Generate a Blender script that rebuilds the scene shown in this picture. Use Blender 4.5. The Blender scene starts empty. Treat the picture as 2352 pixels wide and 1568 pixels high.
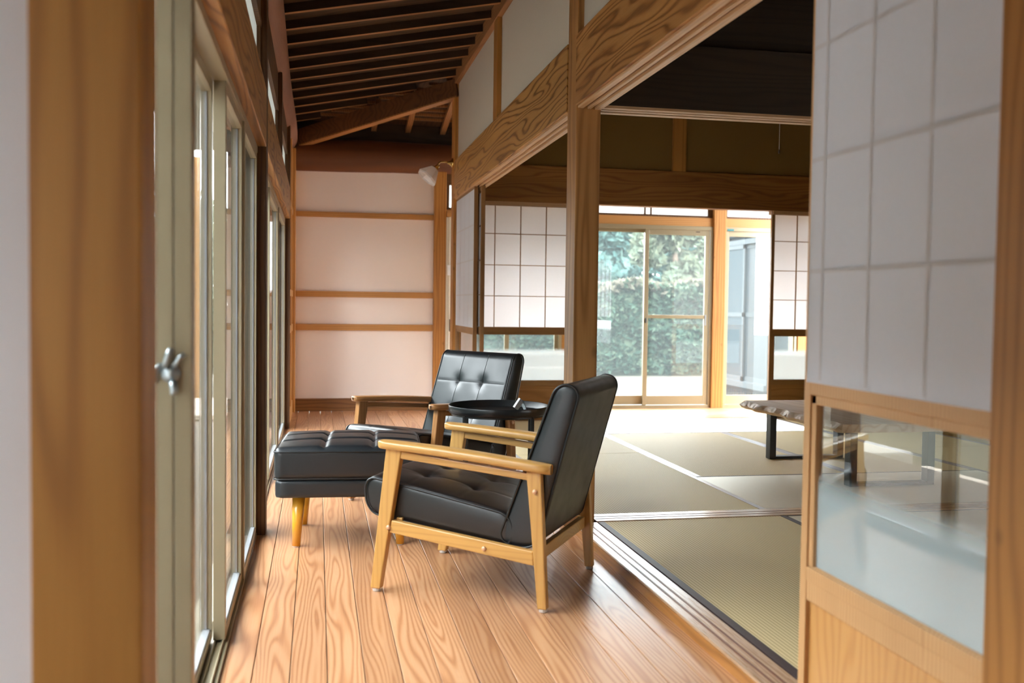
import bpy, math, random
from mathutils import Vector, Matrix
random.seed(7)
C = bpy.context.scene.collection
PI = math.pi
# ------------------------------------------------------------------ camera
EYE = 1.05
FPX = 2205.67
YAW, PIT, ROL = 0.20031872, 0.03820975, 0.01265133
cy, sy, cp, sp, cr, sr = math.cos(YAW), math.sin(YAW), math.cos(PIT), math.sin(PIT), math.cos(ROL), math.sin(ROL)
Fv = Vector((sy*cp, cy*cp, -sp)); Rv = Vector((cy, -sy, 0)); Uv = Rv.cross(Fv)
R2 = cr*Rv + sr*Uv; U2 = -sr*Rv + cr*Uv
cam_d = bpy.data.cameras.new('camera'); cam = bpy.data.objects.new('camera', cam_d); C.objects.link(cam)
cam_d.sensor_width = 36; cam_d.lens = FPX/2352*36; cam_d.clip_start = 0.05; cam_d.clip_end = 400
M4 = Matrix((( R2.x, U2.x, -Fv.x, 0), (R2.y, U2.y, -Fv.y, 0), (R2.z, U2.z, -Fv.z, EYE), (0,0,0,1)))
cam.matrix_world = M4
cam_d.dof.use_dof = True; cam_d.dof.focus_distance = 4.7; cam_d.dof.aperture_fstop = 2.8
bpy.context.scene.camera = cam
# ------------------------------------------------------------------ world, exposure
sc = bpy.context.scene
sc.view_settings.view_transform = 'Standard'; sc.view_settings.look = 'None'
sc.view_settings.exposure = 0.85; sc.view_settings.gamma = 1.0
w = bpy.data.worlds.new('overcast_sky'); sc.world = w; w.use_nodes = True
wn = w.node_tree.nodes; wl = w.node_tree.links; wn.clear()
o_ = wn.new('ShaderNodeOutputWorld'); bg = wn.new('ShaderNodeBackground')
tc = wn.new('ShaderNodeTexCoord'); sx = wn.new('ShaderNodeSeparateXYZ'); rp = wn.new('ShaderNodeValToRGB')
wl.new(tc.outputs['Generated'], sx.inputs[0]); wl.new(sx.outputs['Z'], rp.inputs[0])
rp.color_ramp.elements[0].position = 0.0; rp.color_ramp.elements[0].color = (0.945, 0.975, 1.0, 1)
rp.color_ramp.elements[1].position = 0.7; rp.color_ramp.elements[1].color = (0.90, 0.95, 1.0, 1)
wl.new(rp.outputs[0], bg.inputs[0]); bg.inputs[1].default_value = 14.0; wl.new(bg.outputs[0], o_.inputs[0])

# ------------------------------------------------------------------ material helpers
def nm(name):
    m = bpy.data.materials.new(name); m.use_nodes = True
    nt = m.node_tree; nt.nodes.clear()
    out = nt.nodes.new('ShaderNodeOutputMaterial')
    return m, nt.nodes, nt.links, out
def N(ns, t, **k):
    n = ns.new(t)
    for a, b in k.items(): setattr(n, a, b)
    return n
def mth(ns, ls, op, a, b=None, c=None):
    n = ns.new('ShaderNodeMath'); n.operation = op
    for i, v in enumerate((a, b, c)):
        if v is None: continue
        if isinstance(v, (int, float)): n.inputs[i].default_value = v
        else: ls.new(v, n.inputs[i])
    return n.outputs[0]
def ramp(ns, ls, fac, stops):
    r = ns.new('ShaderNodeValToRGB'); els = r.color_ramp.elements
    while len(els) < len(stops): els.new(0.5)
    for e, (p, c) in zip(els, stops): e.position = p; e.color = (*c, 1)
    if fac is not None: ls.new(fac, r.inputs[0])
    return r.outputs[0]
def mixc(ns, ls, fac, a, b, mode='MIX'):
    n = ns.new('ShaderNodeMix'); n.data_type = 'RGBA'; n.blend_type = mode
    for s, v in ((n.inputs['Factor'], fac), (n.inputs[6], a), (n.inputs[7], b)):
        if isinstance(v, (int, float)): s.default_value = v
        elif isinstance(v, tuple): s.default_value = (*v, 1)
        else: ls.new(v, s)
    return n.outputs[2]
def bsdf(ns, ls, out, col, rough=.5, spec=.5, metal=0, bump=None, bstr=.3, bdist=.001, coat=0, coatr=.1):
    p = ns.new('ShaderNodeBsdfPrincipled')
    if isinstance(col, tuple): p.inputs['Base Color'].default_value = (*col, 1)
    else: ls.new(col, p.inputs['Base Color'])
    if isinstance(rough, (int, float)): p.inputs['Roughness'].default_value = rough
    else: ls.new(rough, p.inputs['Roughness'])
    p.inputs['Specular IOR Level'].default_value = spec; p.inputs['Metallic'].default_value = metal
    p.inputs['Coat Weight'].default_value = coat; p.inputs['Coat Roughness'].default_value = coatr
    if bump is not None:
        b = ns.new('ShaderNodeBump'); b.inputs['Strength'].default_value = bstr; b.inputs['Distance'].default_value = bdist
        ls.new(bump, b.inputs['Height']); ls.new(b.outputs[0], p.inputs['Normal'])
    ls.new(p.outputs[0], out.inputs[0]); return p
def plain(name, col, rough=.5, spec=.5, metal=0, noise=0, nscale=20, coat=0):
    m, ns, ls, out = nm(name)
    t = ns.new('ShaderNodeTexCoord'); nz = ns.new('ShaderNodeTexNoise'); nz.inputs['Scale'].default_value = nscale
    ls.new(t.outputs['Object'], nz.inputs['Vector'])
    k = noise if noise else .06
    c = mixc(ns, ls, nz.outputs[0], tuple(v*(1-k) for v in col), tuple(min(1, v*(1+k)) for v in col))
    bsdf(ns, ls, out, c, rough, spec, metal, coat=coat); return m
def wood(name, light, mid, dark, axis='Z', ring=55, warp=.05, off=(.02, .05), rough=.45, spec=.4, board=None, seed=0., stretch=.13,
         coat=0, knots=0, streak=.35, sharp=1.6, tone=.25, con=.5):
    """grain that runs along `axis`; `board`=(axis_index, width, phase) gives every board its own figure"""
    m, ns, ls, out = nm(name)
    sharp = sharp*1.5
    dark = tuple(p_ + (q_-p_)*con for p_, q_ in zip(mid, dark)); light = tuple(p_ + (q_-p_)*.7 for p_, q_ in zip(mid, light))
    t = ns.new('ShaderNodeTexCoord'); s = ns.new('ShaderNodeSeparateXYZ'); ls.new(t.outputs['Object'], s.inputs[0])
    X, Y, Z = s.outputs
    a, b, g = {'X': (Y, Z, X), 'Y': (X, Z, Y), 'Z': (X, Y, Z)}[axis]
    rnd = None
    if board:
        src = (X, Y, Z)[board[0]]
        q = mth(ns, ls, 'DIVIDE', mth(ns, ls, 'SUBTRACT', src, board[2]), board[1])
        bid = mth(ns, ls, 'FLOOR', q)
        wnz = ns.new('ShaderNodeTexWhiteNoise'); wnz.noise_dimensions = '1D'; ls.new(bid, wnz.inputs['W'])
        rnd = wnz.outputs['Value']
        fr = mth(ns, ls, 'MULTIPLY', mth(ns, ls, 'SUBTRACT', mth(ns, ls, 'FRACT', q), .5), board[1])
        sh = mth(ns, ls, 'MULTIPLY', mth(ns, ls, 'SUBTRACT', rnd, .5), board[1]*.6)
        a = mth(ns, ls, 'ADD', fr, sh)
        g = mth(ns, ls, 'ADD', g, mth(ns, ls, 'MULTIPLY', rnd, 37.))
    gs = mth(ns, ls, 'MULTIPLY', mth(ns, ls, 'ADD', g, seed), stretch)
    cv = ns.new('ShaderNodeCombineXYZ'); ls.new(a, cv.inputs[0]); ls.new(b, cv.inputs[1]); ls.new(gs, cv.inputs[2])
    nz = ns.new('ShaderNodeTexNoise'); nz.inputs['Scale'].default_value = 9; nz.inputs['Detail'].default_value = 1.2
    nz.inputs['Roughness'].default_value = .4
    ls.new(cv.outputs[0], nz.inputs['Vector'])
    sep = ns.new('ShaderNodeSeparateColor'); ls.new(nz.outputs['Color'], sep.inputs[0])
    wa = mth(ns, ls, 'MULTIPLY_ADD', mth(ns, ls, 'SUBTRACT', sep.outputs[0], .5), warp*2, a)
    wb = mth(ns, ls, 'MULTIPLY_ADD', mth(ns, ls, 'SUBTRACT', sep.outputs[1], .5), warp*2.6, b)
    wa = mth(ns, ls, 'ADD', wa, off[0]); wb = mth(ns, ls, 'ADD', wb, off[1])
    r = mth(ns, ls, 'SQRT', mth(ns, ls, 'ADD', mth(ns, ls, 'MULTIPLY', wa, wa), mth(ns, ls, 'MULTIPLY', wb, wb)))
    n3 = ns.new('ShaderNodeTexNoise'); n3.inputs['Scale'].default_value = 5; n3.inputs['Detail'].default_value = 1; ls.new(cv.outputs[0], n3.inputs['Vector'])
    ph = mth(ns, ls, 'MULTIPLY_ADD', n3.outputs[0], 9., mth(ns, ls, 'MULTIPLY', r, ring*2*PI))
    sn = mth(ns, ls, 'POWER', mth(ns, ls, 'MULTIPLY_ADD', mth(ns, ls, 'SINE', ph), .5, .5), sharp)
    # fine fibres
    cf = ns.new('ShaderNodeCombineXYZ')
    ls.new(mth(ns, ls, 'MULTIPLY', a, 90), cf.inputs[0]); ls.new(mth(ns, ls, 'MULTIPLY', b, 90), cf.inputs[1]); ls.new(mth(ns, ls, 'MULTIPLY', g, 2.), cf.inputs[2])
    nf = ns.new('ShaderNodeTexNoise'); nf.inputs['Scale'].default_value = 3; nf.inputs['Detail'].default_value = 1; ls.new(cf.outputs[0], nf.inputs['Vector'])
    fac = mth(ns, ls, 'ADD', mth(ns, ls, 'MULTIPLY', sn, 1-streak), mth(ns, ls, 'MULTIPLY', nf.outputs[0], streak))
    col = ramp(ns, ls, fac, [(0.05, light), (.5, mid), (.95, dark)])
    # broad tone
    nt_ = ns.new('ShaderNodeTexNoise'); nt_.inputs['Scale'].default_value = 3.5; nt_.inputs['Detail'].default_value = 2; ls.new(cv.outputs[0], nt_.inputs['Vector'])
    tf = nt_.outputs[0]
    if rnd is not None: tf = mth(ns, ls, 'MULTIPLY_ADD', mth(ns, ls, 'SUBTRACT', rnd, .5), .5, tf)
    tcol = ramp(ns, ls, tf, [(.3, (1-tone, 1-tone*1.15, 1-tone*1.3)), (.7, (1+tone*.25, 1+tone*.25, 1+tone*.25))])
    col = mixc(ns, ls, 1.0, col, tcol, 'MULTIPLY')
    if knots:
        ck = ns.new('ShaderNodeCombineXYZ')
        ls.new(mth(ns, ls, 'MULTIPLY', mth(ns, ls, 'ADD', a, b), 5), ck.inputs[0]); ls.new(mth(ns, ls, 'MULTIPLY', mth(ns, ls, 'ADD', g, seed), 3.2), ck.inputs[2])
        vo = ns.new('ShaderNodeTexVoronoi'); vo.inputs['Scale'].default_value = knots; vo.voronoi_dimensions = '3D'; ls.new(ck.outputs[0], vo.inputs['Vector'])
        kf = ns.new('ShaderNodeMapRange'); kf.inputs[1].default_value = .04; kf.inputs[2].default_value = .12; kf.inputs[3].default_value = .75; kf.inputs[4].default_value = 0
        ls.new(vo.outputs['Distance'], kf.inputs[0])
        col = mixc(ns, ls, kf.outputs[0], col, tuple(v*.35 for v in dark))
    rr = mth(ns, ls, 'MULTIPLY_ADD', nf.outputs[0], .15, rough-.07)
    bsdf(ns, ls, out, col, rr, spec, bump=fac, bstr=.12, bdist=.0006, coat=coat, coatr=.22)
    return m
def glass_mat(name, dust=.05, dustcol=(.8, .88, .9), tint=(.97, .99, .985)):
    m, ns, ls, out = nm(name)
    ge = ns.new('ShaderNodeNewGeometry'); d = ns.new('ShaderNodeVectorMath'); d.operation = 'DOT_PRODUCT'
    ls.new(ge.outputs['Normal'], d.inputs[0]); ls.new(ge.outputs['Incoming'], d.inputs[1])
    c = mth(ns, ls, 'SUBTRACT', 1., mth(ns, ls, 'ABSOLUTE', d.outputs['Value']))
    f = mth(ns, ls, 'MULTIPLY_ADD', mth(ns, ls, 'POWER', c, 5.), .93, .07)
    tr = ns.new('ShaderNodeBsdfTransparent'); tr.inputs[0].default_value = (*tint, 1)
    gl = ns.new('ShaderNodeBsdfGlossy'); gl.inputs['Roughness'].default_value = .01
    tl = ns.new('ShaderNodeBsdfTranslucent'); tl.inputs[0].default_value = (*dustcol, 1)
    m1 = ns.new('ShaderNodeMixShader'); m1.inputs[0].default_value = dust; ls.new(tr.outputs[0], m1.inputs[1]); ls.new(tl.outputs[0], m1.inputs[2])
    m2 = ns.new('ShaderNodeMixShader'); ls.new(f, m2.inputs[0]); ls.new(m1.outputs[0], m2.inputs[1]); ls.new(gl.outputs[0], m2.inputs[2])
    ls.new(m2.outputs[0], out.inputs[0]); return m
def paper_mat(name, col=(.86, .85, .87), tl=.45, through=0.0):
    m, ns, ls, out = nm(name)
    t = ns.new('ShaderNodeTexCoord'); nz = ns.new('ShaderNodeTexNoise'); nz.inputs['Scale'].default_value = 60; nz.inputs['Detail'].default_value = 3
    ls.new(t.outputs['Object'], nz.inputs['Vector'])
    c = mixc(ns, ls, nz.outputs[0], tuple(v*.97 for v in col), col)
    d = ns.new('ShaderNodeBsdfDiffuse'); ls.new(c, d.inputs[0])
    tr = ns.new('ShaderNodeBsdfTranslucent'); ls.new(c, tr.inputs[0])
    mx = ns.new('ShaderNodeMixShader'); mx.inputs[0].default_value = tl; ls.new(d.outputs[0], mx.inputs[1]); ls.new(tr.outputs[0], mx.inputs[2])
    if through:
        tp = ns.new('ShaderNodeBsdfTransparent'); m2 = ns.new('ShaderNodeMixShader'); m2.inputs[0].default_value = through
        ls.new(mx.outputs[0], m2.inputs[1]); ls.new(tp.outputs[0], m2.inputs[2]); mx = m2
    ls.new(mx.outputs[0], out.inputs[0]); return m
def half_frost(name, z0, z1, frost=(.66, .76, .79)):
    """clear pane whose lower part is sand-blasted; z0..z1 is the soft upper edge of the frosting (object z)"""
    m, ns, ls, out = nm(name)
    t = ns.new('ShaderNodeTexCoord'); s = ns.new('ShaderNodeSeparateXYZ'); ls.new(t.outputs['Object'], s.inputs[0])
    mr = ns.new('ShaderNodeMapRange'); mr.interpolation_type = 'SMOOTHSTEP'
    mr.inputs[1].default_value = z0; mr.inputs[2].default_value = z1; mr.inputs[3].default_value = 1; mr.inputs[4].default_value = 0
    ls.new(s.outputs['Z'], mr.inputs[0])
    ge = ns.new('ShaderNodeNewGeometry'); d = ns.new('ShaderNodeVectorMath'); d.operation = 'DOT_PRODUCT'
    ls.new(ge.outputs['Normal'], d.inputs[0]); ls.new(ge.outputs['Incoming'], d.inputs[1])
    c = mth(ns, ls, 'SUBTRACT', 1., mth(ns, ls, 'ABSOLUTE', d.outputs['Value']))
    f = mth(ns, ls, 'MULTIPLY_ADD', mth(ns, ls, 'POWER', c, 5.), .9, .10)
    tr = ns.new('ShaderNodeBsdfTransparent'); tr.inputs[0].default_value = (.95, .98, .98, 1)
    gl = ns.new('ShaderNodeBsdfGlossy'); gl.inputs['Roughness'].default_value = .015
    tl = ns.new('ShaderNodeBsdfTranslucent'); tl.inputs[0].default_value = (*frost, 1)
    df = ns.new('ShaderNodeBsdfDiffuse'); df.inputs[0].default_value = (*frost, 1)
    fr = ns.new('ShaderNodeMixShader'); fr.inputs[0].default_value = .5; ls.new(tl.outputs[0], fr.inputs[1]); ls.new(df.outputs[0], fr.inputs[2])
    m1 = ns.new('ShaderNodeMixShader'); ls.new(mth(ns, ls, 'MULTIPLY', mr.outputs[0], .95), m1.inputs[0]); ls.new(tr.outputs[0], m1.inputs[1]); ls.new(fr.outputs[0], m1.inputs[2])
    m2 = ns.new('ShaderNodeMixShader'); ls.new(f, m2.inputs[0]); ls.new(m1.outputs[0], m2.inputs[1]); ls.new(gl.outputs[0], m2.inputs[2])
    ls.new(m2.outputs[0], out.inputs[0]); return m
def tatami_mat(name, axis):
    m, ns, ls, out = nm(name)
    t = ns.new('ShaderNodeTexCoord'); s = ns.new('ShaderNodeSeparateXYZ'); ls.new(t.outputs['Object'], s.inputs[0])
    X, Y, Z = s.outputs
    a, g = (X, Y) if axis == 'Y' else (Y, X)
    rib = mth(ns, ls, 'MULTIPLY_ADD', mth(ns, ls, 'SINE', mth(ns, ls, 'MULTIPLY', a, 2*PI/.0135)), .5, .5)
    wv = mth(ns, ls, 'MULTIPLY_ADD', mth(ns, ls, 'SINE', mth(ns, ls, 'MULTIPLY', g, 2*PI/.004)), .5, .5)
    cv = ns.new('ShaderNodeCombineXYZ'); ls.new(mth(ns, ls, 'MULTIPLY', a, 8), cv.inputs[0]); ls.new(mth(ns, ls, 'MULTIPLY', g, 160), cv.inputs[1])
    nz = ns.new('ShaderNodeTexNoise'); nz.inputs['Scale'].default_value = 1.5; nz.inputs['Detail'].default_value = 2; ls.new(cv.outputs[0], nz.inputs['Vector'])
    col = ramp(ns, ls, rib, ([(0, (.46, .31, .12)), (.45, (.80, .61, .32)), (1, (.86, .68, .38))] if axis == 'Y' else [(0, (.66, .58, .42)), (.45, (.76, .68, .52)), (1, (.80, .72, .56))]))  # crosswise mats: rush sheen put in as a lighter base colour
    col = mixc(ns, ls, mth(ns, ls, 'MULTIPLY', nz.outputs[0], .35), col, (.62, .50, .30))
    h = mth(ns, ls, 'ADD', rib, mth(ns, ls, 'MULTIPLY', wv, .15))
    # rush stalks run across the mat: streaky sheen perpendicular to them
    bp = ns.new('ShaderNodeBump'); bp.inputs['Strength'].default_value = .25; bp.inputs['Distance'].default_value = .001; ls.new(h, bp.inputs['Height'])
    df = ns.new('ShaderNodeBsdfPrincipled'); ls.new(col, df.inputs['Base Color']); df.inputs['Roughness'].default_value = .6
    df.inputs['Specular IOR Level'].default_value = .2; ls.new(bp.outputs[0], df.inputs['Normal'])
    tg = ns.new('ShaderNodeCombineXYZ'); tg.inputs[1 if axis == 'X' else 0].default_value = 1.
    gl = ns.new('ShaderNodeBsdfAnisotropic'); gl.inputs['Color'].default_value = (.95, .93, .86, 1); gl.inputs['Roughness'].default_value = .42
    gl.inputs['Anisotropy'].default_value = .85; ls.new(tg.outputs[0], gl.inputs['Tangent'])
    mx = ns.new('ShaderNodeMixShader'); mx.inputs[0].default_value = .30 if axis == 'X' else .05
    ls.new(df.outputs[0], mx.inputs[1]); ls.new(gl.outputs[0], mx.inputs[2]); ls.new(mx.outputs[0], out.inputs[0])
    return m
def leather(name, col):
    m, ns, ls, out = nm(name)
    t = ns.new('ShaderNodeTexCoord'); v = ns.new('ShaderNodeTexVoronoi'); v.inputs['Scale'].default_value = 420; ls.new(t.outputs['Object'], v.inputs['Vector'])
    nz = ns.new('ShaderNodeTexNoise'); nz.inputs['Scale'].default_value = 14; nz.inputs['Detail'].default_value = 4; ls.new(t.outputs['Object'], nz.inputs['Vector'])
    h = mth(ns, ls, 'ADD', mth(ns, ls, 'MULTIPLY', v.outputs['Distance'], .5), mth(ns, ls, 'MULTIPLY', nz.outputs[0], 2.5))
    r = mth(ns, ls, 'MULTIPLY_ADD', nz.outputs[0], .16, .26)
    bsdf(ns, ls, out, col, r, .72, bump=h, bstr=.12, bdist=.0012); return m
def plaster(name, col, spec_d=.06, scale=300, bs=.2):
    m, ns, ls, out = nm(name)
    t = ns.new('ShaderNodeTexCoord'); nz = ns.new('ShaderNodeTexNoise'); nz.inputs['Scale'].default_value = scale; nz.inputs['Detail'].default_value = 3; ls.new(t.outputs['Object'], nz.inputs['Vector'])
    n2 = ns.new('ShaderNodeTexNoise'); n2.inputs['Scale'].default_value = 2.2; n2.inputs['Detail'].default_value = 3; ls.new(t.outputs['Object'], n2.inputs['Vector'])
    c = mixc(ns, ls, nz.outputs[0], tuple(v*(1-spec_d) for v in col), tuple(min(1, v*(1+spec_d)) for v in col))
    c = mixc(ns, ls, mth(ns, ls, 'MULTIPLY', n2.outputs[0], .12), c, tuple(v*.8 for v in col))
    bsdf(ns, ls, out, c, .9, .15, bump=nz.outputs[0], bstr=bs, bdist=.001); return m
def foliage(name, c1, c2, c3):
    m, ns, ls, out = nm(name)
    ge = ns.new('ShaderNodeNewGeometry')
    c = ramp(ns, ls, ge.outputs['Random Per Island'], [(0, c1), (.5, c2), (1, c3)])
    d = ns.new('ShaderNodeBsdfPrincipled'); ls.new(c, d.inputs['Base Color']); d.inputs['Roughness'].default_value = .6; d.inputs['Specular IOR Level'].default_value = .12
    tl = ns.new('ShaderNodeBsdfTranslucent'); ls.new(c, tl.inputs[0])
    mx = ns.new('ShaderNodeMixShader'); mx.inputs[0].default_value = .25; ls.new(d.outputs[0], mx.inputs[1]); ls.new(tl.outputs[0], mx.inputs[2])
    ls.new(mx.outputs[0], out.inputs[0]); return m

# ------------------------------------------------------------------ mesh helpers
class MB:
    def __init__(s): s.v = []; s.f = []; s.m = []; s.cur = 0
    def add(s, vs, fs):
        b = len(s.v); s.v += [tuple(p) for p in vs]
        for f in fs: s.f.append(tuple(i+b for i in f)); s.m.append(s.cur)
        return s
    def box(s, x0, x1, y0, y1, z0, z1):
        vs = [(x0,y0,z0),(x1,y0,z0),(x1,y1,z0),(x0,y1,z0),(x0,y0,z1),(x1,y0,z1),(x1,y1,z1),(x0,y1,z1)]
        return s.add(vs, [(0,3,2,1),(4,5,6,7),(0,1,5,4),(1,2,6,5),(2,3,7,6),(3,0,4,7)])
    def hexa(s, p):   # 8 corners: bottom 4 ccw, top 4 ccw
        return s.add(p, [(0,3,2,1),(4,5,6,7),(0,1,5,4),(1,2,6,5),(2,3,7,6),(3,0,4,7)])
    def beam(s, a, b, w, h, up=(0,0,1)):
        a = Vector(a); b = Vector(b); d = (b-a).normalized(); u = Vector(up); r = d.cross(u).normalized(); u = r.cross(d)
        c = [(-w/2,-h/2),(w/2,-h/2),(w/2,h/2),(-w/2,h/2)]
        vs = [a + r*i + u*j for i, j in c] + [b + r*i + u*j for i, j in c]
        return s.add(vs, [(0,1,2,3),(7,6,5,4),(0,4,5,1),(1,5,6,2),(2,6,7,3),(3,7,4,0)])
    def prism(s, poly, d0, d1, f):     # poly in 2D, extruded; f(u,v,d)->xyz
        n = len(poly); vs = [f(u, v, d0) for u, v in poly] + [f(u, v, d1) for u, v in poly]
        fs = [tuple(range(n))[::-1], tuple(range(n, 2*n))] + [(i, (i+1) % n, (i+1) % n + n, i+n) for i in range(n)]
        return s.add(vs, fs)
    def tube(s, pts, r, n=10, closed=False):
        pts = [Vector(p) for p in pts]; m = len(pts); rings = []
        rs = r if isinstance(r, (list, tuple)) else [r]*m
        pu = None
        for i, p in enumerate(pts):
            if closed: d = (pts[(i+1) % m]-pts[i-1]).normalized()
            else: d = (pts[min(i+1, m-1)]-pts[max(i-1, 0)]).normalized()
            if pu is None:
                pu = Vector((0,0,1)) if abs(d.z) < .9 else Vector((1,0,0))
            r_ = d.cross(pu).normalized(); pu = r_.cross(d).normalized()
            rings.append([p + (r_*math.cos(2*PI*k/n) + pu*math.sin(2*PI*k/n))*rs[i] for k in range(n)])
        vs = [q for rg in rings for q in rg]; fs = []
        last = m if closed else m-1
        for i in range(last):
            j = (i+1) % m
            for k in range(n): fs.append((i*n+k, i*n+(k+1) % n, j*n+(k+1) % n, j*n+k))
        if not closed: fs += [tuple(range(n))[::-1], tuple(range((m-1)*n, m*n))]
        return s.add(vs, fs)
    def lathe(s, prof, n=32, c=(0,0,0), M=None):
        vs = []; fs = []
        for (r, z) in prof:
            for k in range(n): vs.append(Vector((r*math.cos(2*PI*k/n), r*math.sin(2*PI*k/n), z)))
        if M is not None: vs = [M @ v for v in vs]
        vs = [v + Vector(c) for v in vs]; m = len(prof)
        for i in range(m-1):
            for k in range(n): fs.append((i*n+k, i*n+(k+1) % n, (i+1)*n+(k+1) % n, (i+1)*n+k))
        if prof[0][0] > 1e-6: fs.append(tuple(range(n))[::-1])
        if prof[-1][0] > 1e-6: fs.append(tuple(range((m-1)*n, m*n)))
        return s.add(vs, fs)
    def build(s, name, mat, parent=None, origin=None, smooth=False, bevel=0, segs=2):
        me = bpy.data.meshes.new(name)
        o = Vector(origin) if origin is not None else Vector((0,0,0))
        me.from_pydata([tuple(Vector(v)-o) for v in s.v], [], s.f)
        for mm in (mat if isinstance(mat, (list, tuple)) else [mat]): me.materials.append(mm)
        if any(s.m): me.polygons.foreach_set('material_index', s.m)
        if smooth: me.polygons.foreach_set('use_smooth', [True]*len(me.polygons))
        me.update(); me.validate()
        ob = bpy.data.objects.new(name, me); C.objects.link(ob)
        if parent is not None: ob.parent = parent
        else: ob.location = o
        if bevel:
            b = ob.modifiers.new('bevel', 'BEVEL'); b.width = bevel; b.segments = segs; b.limit_method = 'ANGLE'; b.angle_limit = .7
        return ob
def tag(o, label=None, cat=None, group=None, kind=None):
    if label: o['label'] = label
    if cat: o['category'] = cat
    if group: o['group'] = group
    if kind: o['kind'] = kind
    return o
def empty(name, loc, rz=0, **k):
    o = bpy.data.objects.new(name, None); C.objects.link(o); o.location = loc; o.rotation_euler = (0, 0, rz); o.empty_display_size = .1
    return tag(o, **k)
def copy_tree(o, parent=None):
    c = o.copy(); C.objects.link(c)
    if parent is not None: c.parent = parent
    for ch in list(o.children): copy_tree(ch, c)
    return c
trim_no = [0]
def trim(mb, mat, base, label=None, bevel=.003, cat='beam'):
    trim_no[0] += 1
    return tag(mb.build('trim_%d' % trim_no[0], mat, None, base, bevel=bevel), label, cat, kind='structure')

# ------------------------------------------------------------------ materials
W = {}
W['floor'] = wood('pine_floorboards', (.62, .345, .185), (.52, .25, .115), (.33, .125, .05), 'Y', ring=76, warp=.045, off=(0, .022), rough=.34, spec=.45, board=(0, .104, .033), coat=.25, stretch=.14, streak=.2, sharp=1.3, tone=.2, con=.6)
W['floorX'] = wood('pine_floorboards_across', (.80, .52, .31), (.68, .39, .20), (.46, .22, .10), 'X', ring=52, warp=.035, off=(0, .022), rough=.34, spec=.45, board=(1, .104, .033), coat=.3, stretch=.2, streak=.18)
W['postZ'] = wood('cedar_post', (.62, .32, .075), (.50, .235, .05), (.28, .11, .02), 'Z', ring=17, warp=.06, rough=.5, seed=3, knots=0, tone=.3)
W['postN'] = wood('cedar_post_knotty', (.58, .28, .07), (.46, .20, .045), (.26, .10, .022), 'Z', ring=38, warp=.03, rough=.5, seed=5.3, knots=1.5, tone=.3)
W['mainpost'] = wood('main_post_cedar', (.54, .29, .10), (.40, .19, .06), (.20, .085, .026), 'Z', ring=26, warp=.035, off=(.0, .05), rough=.5, seed=9.1, knots=.9, tone=.35)
W['postD'] = wood('dark_weathered_post', (.22, .11, .04), (.13, .06, .022), (.05, .022, .009), 'Z', ring=45, warp=.03, rough=.55, seed=1.7, tone=.4)
W['beamY'] = wood('lintel_grain', (.54, .30, .095), (.43, .215, .06), (.17, .065, .018), 'Y', ring=30, warp=.10, off=(.05, .0), rough=.45, seed=4.4, stretch=.12, streak=.2, sharp=1.6, tone=.25, con=.9)
W['beamYb'] = wood('lintel_grain_near', (.50, .26, .085), (.37, .165, .045), (.16, .06, .016), 'Y', ring=28, warp=.11, off=(.05, .0), rough=.45, seed=22.4, stretch=.13, streak=.25, knots=.35, tone=.3, con=.8)
W['lipY'] = wood('lintel_track', (.62, .40, .22), (.54, .33, .17), (.38, .21, .10), 'Y', ring=60, warp=.02, rough=.5, tone=.15)
W['lipX'] = wood('lintel_track_cross', (.62, .40, .22), (.54, .33, .17), (.38, .21, .10), 'X', ring=60, warp=.02, rough=.5, tone=.15)
W['beamX'] = wood('room_lintel', (.44, .20, .055), (.33, .135, .034), (.15, .05, .013), 'X', ring=26, warp=.09, rough=.5, seed=2.2, knots=.55, tone=.35)
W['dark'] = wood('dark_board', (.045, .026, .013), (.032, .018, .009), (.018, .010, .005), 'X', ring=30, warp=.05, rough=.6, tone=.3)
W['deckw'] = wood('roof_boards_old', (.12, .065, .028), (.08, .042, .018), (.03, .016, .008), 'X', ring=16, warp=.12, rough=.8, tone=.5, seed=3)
W['deckw2'] = wood('roof_boards_red', (.10, .045, .018), (.07, .03, .012), (.03, .013, .006), 'Y', ring=16, warp=.1, rough=.8, tone=.4, seed=3)
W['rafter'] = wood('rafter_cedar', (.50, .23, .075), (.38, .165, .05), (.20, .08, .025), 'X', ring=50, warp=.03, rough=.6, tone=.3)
W['rafterD'] = wood('rafter_dark_side', (.06, .032, .015), (.04, .021, .010), (.02, .011, .005), 'X', ring=40, warp=.05, rough=.75, tone=.4)  # darker wood tone; rafter undersides get a paler strip
W['rafterY'] = wood('rafter_end_cedar', (.40, .19, .07), (.30, .13, .045), (.15, .06, .02), 'Y', ring=50, warp=.03, rough=.6, tone=.3)
W['hip'] = wood('hip_rafter_brown', (.20, .085, .03), (.14, .058, .02), (.07, .03, .01), 'X', ring=26, warp=.09, rough=.6, tone=.3)
W['log'] = wood('pinkish_log', (.38, .19, .125), (.33, .155, .10), (.24, .10, .06), 'Y', ring=14, warp=.05, rough=.6, tone=.35, streak=.5)
W['logX'] = wood('red_brown_log', (.21, .075, .026), (.15, .05, .017), (.08, .026, .009), 'X', ring=14, warp=.03, rough=.5, tone=.35, streak=.5)
W['railX'] = wood('wall_rail', (.62, .33, .11), (.52, .25, .075), (.34, .14, .04), 'X', ring=60, warp=.02, rough=.5, tone=.2)
W['baseX'] = wood('base_board_dark', (.36, .17, .055), (.25, .11, .034), (.13, .05, .016), 'X', ring=40, warp=.05, rough=.5, tone=.35)
W['sillY'] = wood('threshold', (.62, .40, .25), (.52, .31, .18), (.34, .17, .09), 'Y', ring=45, warp=.03, rough=.28, tone=.25, coat=.3)
W['sillF'] = wood('threshold_face', (.52, .24, .07), (.42, .18, .05), (.22, .085, .022), 'Y', ring=35, warp=.04, rough=.4, tone=.3)
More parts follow.
